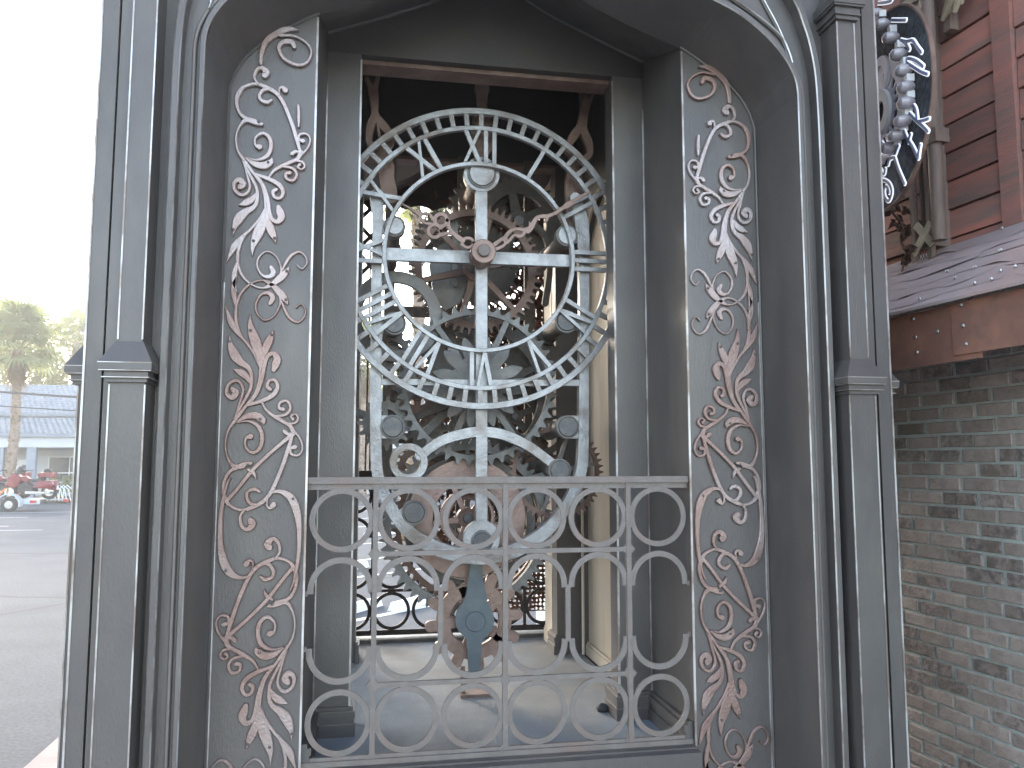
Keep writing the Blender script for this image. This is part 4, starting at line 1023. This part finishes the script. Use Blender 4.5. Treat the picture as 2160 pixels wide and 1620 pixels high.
# round sign
bn = rad(282); SN = Vector((math.sin(bn), math.cos(bn), 0)); SD = Vector((-SN.y, SN.x, 0))     # SD: to the right as one faces the sign is -SD
if SD.y > 0: SD = -SD                                                                            # SD runs towards the camera
pc = atp(1866, 237, B0+NN*.50, NN)
ks = 1/ppm(pc)
sign = thing('round_sign', 'round dark sign with white outlined script letters and bulbs, half hidden by the tower', 'sign', pc)
def sp(px, py, o=0):
    p = atp(px, py, pc+SN*o, SN) - pc; return (p.dot(SD), p.z)
# local frame: x = along SD, y = -SN (so smaller y is nearer the viewer), z up
SM = Matrix(((SD.x, -SN.x, 0), (SD.y, -SN.y, 0), (0, 0, 1)))
def sbuild(m, name, mt, parent=sign, smooth=False):
    m.v = [tuple(SM @ Vector(v) + pc) for v in m.v]; return m.build(name, mt, parent, smooth)
RS = 205*ks
m = MB(); m.disc(0, 0, RS, 0, .012, 72); sbuild(m, 'backing_disc', M['signback'])
m = MB(); m.ring(0, 0, RS-.004, RS+.007, -.004, .013, 72, ch=.002); sbuild(m, 'rim', M['rust'], smooth=True)
m = MB(); m.ring(0, 0, 76*ks, 104*ks, -.012, -.003, 96, ro=lambda i: (104+(6 if (i//3)%2 else 0))*ks)
for a in range(0, 360, 20): m.bar((math.cos(rad(a))*50*ks,-.008,math.sin(rad(a))*50*ks),(math.cos(rad(a+6))*80*ks,-.008,math.sin(rad(a+6))*80*ks), 7*ks, .008)
m.ring(0, 0, 44*ks, 54*ks, -.010, -.002, 48); m.ring(-.0, 78*ks, 22*ks, 42*ks, -.016, -.003, 48); m.ring(20*ks, 70*ks, 6*ks, 30*ks, -.014, -.003, 40)
sbuild(m, 'gear_plate', M['lav'])
m = MB(); m.ring(0, 0, 22*ks, 46*ks, -.026, -.004, 56, ch=.003); sbuild(m, 'hub_ring', M['white'], smooth=True)
m = MB(); m.disc(0, 0, 22*ks, -.012, -.002, 40); sbuild(m, 'hub_hole', M['blackrub'])
bm_ = MB(); bm_.tube([(0,0,.0),(0,-.02,0),(0,-.05,0),(0,-.09,0),(0,-.105,0)], [.020,.030,.034,.026,.008], 14); 
sm_ = MB(); sm_.box(-.02, .02, -.03, .0, -.025, .025)
bulbs = [(1846,30),(1858,52),(1877,80),(1893,115),(1904,149),(1909,184),(1909,217),(1902,255),(1889,287),(1872,312)]
for i, (px, py) in enumerate(bulbs):
    x, z = sp(px, py, .045); m = MB(); m.v = [(v[0]*1.0+x, v[1]*.62-.012, v[2]*.74+z) for v in bm_.v]; m.f = bm_.f; m.m = bm_.m
    sbuild(m, 'bulb', M['bulb'], smooth=True)
for px, py in ((1853,31),(1875,63),(1891,95),(1903,131),(1911,166),(1912,201),(1907,237),(1898,270),(1884,298)):
    x, z = sp(px, py, .04); m = MB(); m.v = [(v[0]*.7+x, v[1]-.012, v[2]*.6+z) for v in sm_.v]; m.f = sm_.f; m.m = sm_.m
    sbuild(m, 'spacer', M['white'])
def letter(strokes, wd=9.6):
    m = MB(); n_ = 0
    for st in strokes:
        n_ += 1
        P = [(*sp(x, y, .03), 0) for x, y in st]
        P = [(a, b, wd*ks) for a, b, _ in P]
        m.ribbon(P, -.030-.0003*n_, -.025, 3, ch=.001, mi=0)
    for st in strokes:
        n_ += 1
        P = [(*sp(x, y, .03), 0) for x, y in st]
        m.ribbon([(a, b, (wd-3.9)*ks) for a, b, _ in P], -.0325-.0003*n_, -.0302, 3, ch=.0005, mi=1)
    sbuild(m, 'letter', [M['neon'], M['ltface']])
def l1(x, y): return (1830+x/6.75, y/6.75)
def l2(x, y): return (1830+x/6.75, 220+y/6.75)
letter([[l1(340,285),l1(440,287),l1(540,285)]])
letter([[l1(150,45),l1(250,35),l1(335,10),l1(345,-30)]])
letter([[l1(470,570),l1(560,590),l1(640,575),l1(700,660),l1(765,745)], [l1(500,580),l1(560,640),l1(592,705)]])
letter([[l1(790,945),l1(700,870),l1(610,835),l1(560,840),l1(560,890),l1(650,950),l1(760,1020),l1(850,1055)]])
letter([[l2(655,20),l2(690,90),l2(705,220)], [l2(600,130),l2(700,235),l2(790,310),l2(860,385)], [l2(720,245),l2(800,230),l2(870,205)]])
letter([[l2(520,380),l2(560,480),l2(640,600),l2(720,770)], [l2(585,540),l2(600,470),l2(612,430)], [l2(725,760),l2(735,660),l2(750,580)]])
letter([[l2(290,860),l2(310,790),l2(350,760),l2(385,760)], [l2(385,760),l2(440,930),l2(525,1130)], [l2(400,700),l2(420,640),l2(440,590)]])
letter([[l2(180,1070),l2(260,1090),l2(320,1150),l2(345,1250),l2(320,1350),l2(285,1375),l2(245,1320),l2(235,1230),l2(255,1170),l2(290,1190),l2(305,1260)]])
letter([[l2(190,930),l2(215,990),l2(240,985),l2(250,920)]])
letter([[l2(185,700),l2(190,600),l2(200,545),l2(240,600),l2(300,640)]])
m = MB(); m.bar((0,.013,0),(0,.15,0), .08, .05); sbuild(m, 'bracket', M['darkwood'])

# ================================================================== far side of the lot: motel, palms, trees, bikes
mz = 44.0
def far(px, Y): p = at(px, 972, Y); return p.x
mot = thing('motel', 'pale blue single storey motel with grey tiled roofs across the parking lot', 'building', (-18, mz, 0))
xa, xb = -44, 14
def zh(py, Y): return at(70, py, Y).z
m = MB(); m.box(xa, xb, mz+2.4, mz+10, 0, 3.6); wall2 = m.build('wall', M['motelwall'], mot)
m = MB(); zz = .2
while zz < 3.0:                                         # lap siding courses
    m.add([(xa,mz+2.4,zz),(xb,mz+2.4,zz),(xb,mz+2.36,zz),(xa,mz+2.36,zz),(xa,mz+2.4,zz+.2),(xb,mz+2.4,zz+.2)],[(0,1,2,3),(3,2,5,4)]); zz += .21
stuff(m.build('lap_siding', M['motelwall'], wall2))
zr1, ze1 = zh(812, mz+8), zh(872, mz+4.2)
zr2, ze2 = zh(883, mz+4), zh(914, mz-.4)
def roof(ya, za, yb, zb, name):
    m = MB(); m.add([(xa-.5,ya,za),(xb+.5,ya,za),(xb+.5,yb,zb),(xa-.5,yb,zb),(xa-.5,ya,za-.15),(xb+.5,ya,za-.15),(xb+.5,yb,zb-.15),(xa-.5,yb,zb-.15)],
        [(0,1,2,3),(4,7,6,5),(0,4,5,1),(1,5,6,2),(2,6,7,3),(3,7,4,0)])
    r_ = m.build(name, M['motelroof'], mot)
    m = MB(); L_ = math.hypot(yb-ya, zb-za); n_ = int(L_/.33); rw = random.Random(4)
    for i in range(n_):
        t = i/n_; t1 = (i+1.1)/n_; x = xa-.5+(i % 2)*.15
        while x < xb+.4:
            w_ = .30; 
            p0 = (ya+(yb-ya)*t, za+(zb-za)*t); p1 = (ya+(yb-ya)*min(1,t1), za+(zb-za)*min(1,t1))
            h = .045+rw.uniform(0,.02)
            m.add([(x,p0[0],p0[1]+.01),(x+w_*.5,p0[0],p0[1]+h+.035),(x+w_,p0[0],p0[1]+.01),(x+w_,p1[0],p1[1]+.005),(x+w_*.5,p1[0],p1[1]+.03),(x,p1[0],p1[1]+.005)],[(0,1,4,5),(1,2,3,4),(0,2,1)]); x += w_
    stuff(m.build('roof_tile', M['motelroof'], r_)); return r_
roof(mz+4.2, ze1, mz+8, zr1, 'roof'); roof(mz-.4, ze2, mz+4, zr2, 'porch_roof')
m = MB(); m.box(xa, xb, mz+4.4, mz+4.6, ze2, ze1); m.build('clerestory', M['moteltrim'], mot)
m = MB(); m.box(xa-.5, xb+.5, mz-.35, mz-.18, ze2-.75, ze2-.16); m.build('porch_beam', M['motelwall'], mot)
m = MB(); m.box(xa-.5, xb+.5, mz-.55, mz-.37, ze2-.2, ze2-.02); m.build('gutter', M['moteltrim'], mot)
for px in (2, 70, 215, 380, 560, 757, 905):
    x = far(px, mz); m = MB(); m.box(x-.22, x+.22, mz-.32, mz-.05, 0, ze2-.7); m.build('porch_post', M['moteltrim'], mot)
def window(px0, px1, py0, py1):
    Y = mz+2.36; x0, x1 = far(px0, Y), far(px1, Y); za, zb = at(px0, py1, Y).z, at(px0, py0, Y).z
    m = MB(); f = .06
    m.box(x0-f, x1+f, Y-.06, Y+.01, za-f, za); m.box(x0-f, x1+f, Y-.06, Y+.01, zb, zb+f); m.box(x0-f, x0, Y-.06, Y+.01, za, zb); m.box(x1, x1+f, Y-.06, Y+.01, za, zb)
    zm = za+(zb-za)*.36; m.box(x0, x1, Y-.05, Y+.005, zm-.03, zm+.03); xm = (x0+x1)/2; m.box(xm-.03, xm+.03, Y-.045, Y+.004, za, zb)
    wn_ = m.build('window', M['white'], mot)
    m = MB(); m.box(x0, x1, Y-.02, Y+.0, za, zb); m.build('pane', M['glass'], wn_)
window(105, 190, 965, 1016); window(230, 300, 965, 1016); window(-90, -30, 965, 1016); window(762, 779, 968, 995); window(860, 920, 968, 1000); window(640,720,968,1010)
def door(px0, px1):
    Y = mz+2.36; x0, x1 = far(px0, Y), far(px1, Y); m = MB(); m.box(x0, x1, Y-.05, Y, .1, 2.2); d_ = m.build('door', M['white'], mot)
    m = MB(); m.box(x0+.55*(x1-x0), x1-.1, Y-.07, Y-.051, .5, 1.9); m.build('pane', M['glass'], d_)
door(32, 62); door(325, 360)
m = MB(); m.box(xa, xb, mz-1.6, mz+2.4, 0, .14); m.build('porch_slab', M['curb'], mot)

def fan_mesh(name, R, nb, rs):
    m = MB()
    for i in range(nb):
        a = rad(-125+250*i/(nb-1)); L_ = R*(.82+.18*math.cos(a*.6))*rs.uniform(.9,1.05); wd = R*.055
        c_, s_ = math.cos(a), math.sin(a)
        dr = -R*.22*(1+rs.random())
        m.add([(0,0,0),(c_*L_*.55-s_*wd,s_*L_*.55+c_*wd,.02),(c_*L_*.55+s_*wd,s_*L_*.55-c_*wd,.0),(c_*L_,s_*L_,dr)],[(0,1,2),(1,3,2)])
    m.bar((-R*.9,0,-.1),(0,0,0), .05, .03, upv=Vector((0,0,1)))
    return m.mesh(name, M['frond'])
def palm(px, py_c, Y, label, cr=1.5, skirt=True, tr=.27, nf=46, up=0.0):
    c_ = at(px, py_c, Y); rs = random.Random(int(px)+9)
    t = thing('palm_tree', label, 'palm tree', (c_.x, Y, 0), 'fan palms around the motel')
    m = MB(); hh = c_.z
    pts = []; rad_ = []
    for i in range(46):
        f = i/45; pts.append((c_.x-.25*(1-f)**2+.1*math.sin(f*4), Y, hh*f)); rad_.append(tr*(1.25-.35*f)*(1+.07*(i%2))*rs.uniform(.94,1.06))
    m.tube(pts, rad_, 12); m.build('trunk', M['bark'], t, smooth=False)
    m = MB()                                     # cut leaf bases left on the trunk
    for i in range(260):
        f = rs.random(); a = rs.uniform(0, 2*math.pi); k = int(f*45); q = pts[k]; r_ = rad_[k]; c1, s1 = math.cos(a), math.sin(a); w_ = .06
        m.add([(q[0]+c1*r_*.95-s1*w_, q[1]+s1*r_*.95+c1*w_, q[2]), (q[0]+c1*r_*.95+s1*w_, q[1]+s1*r_*.95-c1*w_, q[2]), (q[0]+c1*(r_+.09), q[1]+s1*(r_+.09), q[2]+.17)], [(0,1,2)])
    stuff(m.build('leaf_base', M['thatch'], t))
    if skirt:
        m = MB()
        for i in range(240):
            a = rs.uniform(0, 2*math.pi); z1 = hh-rs.uniform(.1,1.0); L_ = rs.uniform(.8,1.5); r0, r1_ = .25, rs.uniform(.35,.75)
            c1, s1 = math.cos(a), math.sin(a); w_ = .05
            m.add([(c_.x+c1*r0-s1*w_,Y+s1*r0+c1*w_,z1),(c_.x+c1*r0+s1*w_,Y+s1*r0-c1*w_,z1),(c_.x+c1*r1_,Y+s1*r1_,z1-L_)],[(0,1,2)])
        m.build('dry_skirt', M['thatch'], t)
    ms = [fan_mesh('frond', cr*.62, 22, rs) for _ in range(4)]
    for i in range(nf):
        f = (i+.5)/nf; el = rad(84-112*f+up)+rs.uniform(-.15,.15); az = i*2.39996; L_ = cr*rs.uniform(.55,.95)
        d_ = Vector((math.cos(az)*math.cos(el), math.sin(az)*math.cos(el), math.sin(el)))
        q = d_.to_track_quat('X','Z').to_euler()
        inst('frond', rs.choice(ms), t, (d_.x*L_, d_.y*L_, hh+d_.z*L_*1.1), q)
    return t
palm(40, 738, 40, 'thick trunked fan palm with a brown dry skirt standing before the motel', 1.9, True, .2)
palm(166, 722, 56, 'fan palm crown showing behind the motel roof beside the tower edge', 1.7, True, .3, 26)
palm(772, 770, 40, 'fan palm with green fronds seen through the tower left of the clock', 1.9)
palm(884, 415, 15, 'tall fan palm seen against the sky through the clock dial', .95, False, .12, 22)

def tree(px, Y, H, Wd, label, n_=3000, name='tree', cat='tree', group='trees behind the motel', trunk=True):
    x = far(px, Y); rs = random.Random(int(px*7+Y))
    t = thing(name, label, cat, (x, Y, 0), group)
    if trunk:
        m = MB(); m.tube([(x,Y,0),(x+.1,Y,H*.35),(x-.1,Y,H*.6)], [.28,.2,.1], 8)
        for k in range(5):
            a = k*1.3; m.tube([(x,Y,H*.35),(x+math.cos(a)*Wd*.3,Y+math.sin(a)*Wd*.3,H*.65)], [.12,.04], 6)
        m.build('trunk', M['bark'], t)
    m = MB(); cl = [(rs.gauss(0,.30)*Wd, rs.gauss(0,.3)*Wd, H*(.3 if trunk else .0)+rs.random()**.8*H*(.7 if trunk else 1.0)) for _ in range(40 if trunk else 24)]
    for i in range(n_):
        cx_, cy_, cz_ = rs.choice(cl); s_ = Wd*.13
        p = Vector((x+cx_+rs.gauss(0,s_), Y+cy_+rs.gauss(0,s_), max(.05, cz_+rs.gauss(0,s_))))
        u = Vector((rs.gauss(0,1),rs.gauss(0,1),rs.gauss(0,1))).normalized(); v = u.orthogonal().normalized(); L_ = rs.uniform(.10,.22)*(1 if trunk else .45)
        m.add([p-u*L_, p+v*L_*.5, p+u*L_, p-v*L_*.5], [(0,1,2,3)])
    m.build('crown', M['leaf'], t); return t
for px, Y, H, Wd, lb in ((-60,60,12.0,4.5,'leafy green tree behind the motel at the left picture edge'),(5,58,10.2,3.4,'low bushy tree behind the motel left of the palm'),(78,60,11.2,3.2,'bushy green tree behind the motel right of the palm trunk'),
                     (120,64,12.6,3.6,'airy tree behind the motel with sky showing through its top'),(180,60,11.6,3.6,'green tree behind the motel next to the tower edge'),
                     (760,62,7,4,'green tree behind the motel seen through the left of the tower')):
    tree(px, Y, H, Wd, lb)
tree(112, 41.4, 1.0, .9, 'small green shrub by the bike rack', 420, 'shrub', 'shrub', 'shrubs by the motel porch', False)
tree(143, 41.6, 1.15, 1.3, 'wide dark green shrub by the tower edge', 600, 'shrub', 'shrub', 'shrubs by the motel porch', False)

# power cables
for k, (pa, pb, lb, r_) in enumerate((((-400,790),(320,846),'thick upper power cable crossing before the motel roof',.05), ((-400,822),(320,874),'thin lower power cable crossing before the motel roof',.025))):
    a, b = at(*pa, 36), at(*pb, 36); m = MB()
    m.tube([a.lerp(b, t)+Vector((0,0,-.12*math.sin(math.pi*t))) for t in [i/16 for i in range(17)]], r_, 6); tag(m.build('power_cable', M['wire']), lb, 'cable', 'power cables before the motel')

# trailer and motorcycles
tx, ty = far(20, 34), 34.0
trl = thing('trailer', 'pale grey open motorcycle trailer with rounded fender in the lot', 'trailer', (tx, ty, 0))
m = MB(); m.box(tx-2.2, tx+1.25, ty-.06, ty+.06, .42, .52); m.box(tx-2.2, tx+1.25, ty+1.3, ty+1.42, .42, .52); m.box(tx-2.2, tx+1.25, ty+.06, ty+1.3, .46, .50)
m.box(tx+1.25, tx+2.1, ty+.9, ty+1.0, .42, .47); m.box(tx+.2, tx+1.3, ty-.08, ty-.061, .30, .44); m.build('deck', M['trailer'], trl)
wx = tx-.0+.22
m = MB(); m.ring(wx, .30, .16, .30, ty-.40, ty-.20, 28); wh = m.build('wheel', M['blackrub'], trl); m = MB(); m.disc(wx, .30, .165, ty-.405, ty-.22, 24, ch=.01); m.build('rim', M['chrome'], wh)
m = MB(); m.ring(wx, .32, .40, .45, ty-.46, ty-.09, 20, -.25, math.pi+.1); m.build('fender', M['trailer'], trl, smooth=True)
for x, y in ((tx+1.05, ty-.1),(tx+2.02, ty+.8)):
    m = MB(); m.box(x-.12, x+.12, y-.03, y+.08, .36, .46); m.build('tail_lamp', M['lens'], trl)
def bike(x, y, sc, label, near=True):
    """touring motorcycle, tail to the right (+x)"""
    t = thing('motorcycle', label, 'motorcycle', (x, y, .5), 'red motorcycles on the trailer'); z = .5
    def P(a, b): return (x+a*sc, z+b*sc)
    for a in (-.82, .78):
        c_ = P(a,.31); m = MB(); m.ring(c_[0], c_[1], .20*sc, .32*sc, y-.07, y+.07, 26, ch=.02); wh = m.build('wheel', M['blackrub'], t, smooth=True)
        m = MB(); m.disc(c_[0], c_[1], .2*sc, y-.04, y+.04, 20, ch=.01); m.build('rim', M['chrome'], wh)
    def body(name, pl, hw, mt, off=0):
        m = MB(); q = [P(a,b) for a,b in pl]; cx = sum(a for a,_ in q)/len(q); cz = sum(b for _,b in q)/len(q)
        yc = y+off; lay = [(-hw,.72),(-hw*.8,.93),(0,1.0),(hw*.8,.93),(hw,.72)]
        V = []
        for yy, s_ in lay: V += [(cx+(a-cx)*s_, yc+yy, cz+(b-cz)*s_) for a,b in q]
        k = len(q); Fc = [tuple(range(k)), tuple(reversed(range(4*k,5*k)))]
        for r_ in range(4):
            for i in range(k): Fc.append((r_*k+i, r_*k+(i+1)%k, (r_+1)*k+(i+1)%k, (r_+1)*k+i))
        m.add(V, Fc); return m.build(name, mt, t, smooth=True)
    body('fairing', [(-.95,.55),(-.60,.45),(-.38,.55),(-.30,.95),(-.52,1.12),(-.85,.98)], .24, M['red'])
    body('fuel_tank', [(-.40,.78),(.0,.72),(.02,.88),(-.15,1.0),(-.38,1.0)], .17, M['red'])
    body('seat', [(-.05,.72),(.55,.76),(.60,.92),(.40,.94),(.30,.86),(.0,.86)], .19, M['blackrub'])
    body('trunk', [(.38,.93),(1.02,.90),(1.05,1.02),(1.0,1.16),(.42,1.17),(.30,1.08)], .27, M['red'])
    body('saddlebag', [(.22,.48),(.95,.44),(1.08,.62),(.98,.80),(.40,.80)], .13, M['red'], -.27); body('saddlebag', [(.22,.48),(.95,.44),(1.08,.62),(.98,.80),(.40,.80)], .13, M['red'], .27)
    body('rear_fender', [(.72,.40),(1.12,.35),(1.20,.55),(1.08,.82),(.85,.80)], .10, M['red'])
    body('engine', [(-.45,.22),(.25,.22),(.28,.55),(-.10,.72),(-.42,.68)], .26, M['blackrub'])
    body('exhaust', [(-.1,.24),(.95,.22),(.98,.33),(-.1,.36)], .06, M['chrome'], -.30)
    body('licence_plate', [(1.10,.40),(1.16,.40),(1.18,.58),(1.12,.58)], .10, M['white'], -.05)
    m = MB(); a = P(-.50,1.08); b = P(-.22,1.24); m.tube([(a[0],y,a[1]),(b[0],y-.30,b[1]),(b[0]+.12,y-.42,b[1]-.02)], .02, 6); m.tube([(a[0],y,a[1]),(b[0],y+.30,b[1]),(b[0]+.12,y+.42,b[1]-.02)], .02, 6); m.build('handlebar', M['blackrub'], t)
    body('windscreen', [(-.62,1.10),(-.50,1.08),(-.36,1.42),(-.42,1.44)], .2, M['glass'])
    body('helmet_bag', [(.52,1.175),(.86,1.175),(.84,1.27),(.72,1.33),(.58,1.29)], .16, M['blackrub'])
    return t
bike(far(66,34.3), 34.35, .98, 'dark red touring motorcycle at the right end of the trailer, trunk to the right')
bike(far(8,34.9), 35.1, .98, 'dark red touring motorcycle strapped behind, cut off by the left picture edge')
st_ = MB(); a = at(-4,1045,33.9); b = at(12,1030,34.2); st_.bar(a, b, .07, .02); c_ = at(36,1044,33.8); d_ = at(44,1040,34.2); st_.bar(c_, d_, .07, .02)
tag(st_.build('tie_down_strap', M['orange']), 'orange tie down strap on the motorcycle trailer', 'strap')
# bike rack of white tubes
rk = MB(); bx_ = far(104, 40.6)
for i in range(5):
    x = bx_+i*.18; rk.tube([(x,40.6,.14),(x+.02,40.6,.75),(x+.18,40.6,.9),(x+.42,40.6,.7),(x+.55,40.6,.14)], .025, 6)
rk.tube([(bx_-.1,40.7,.2),(bx_+1.5,40.7,.2)], .03, 6)
tag(rk.build('bike_rack', M['white']), 'white tubular bike rack before the motel window', 'bike rack')
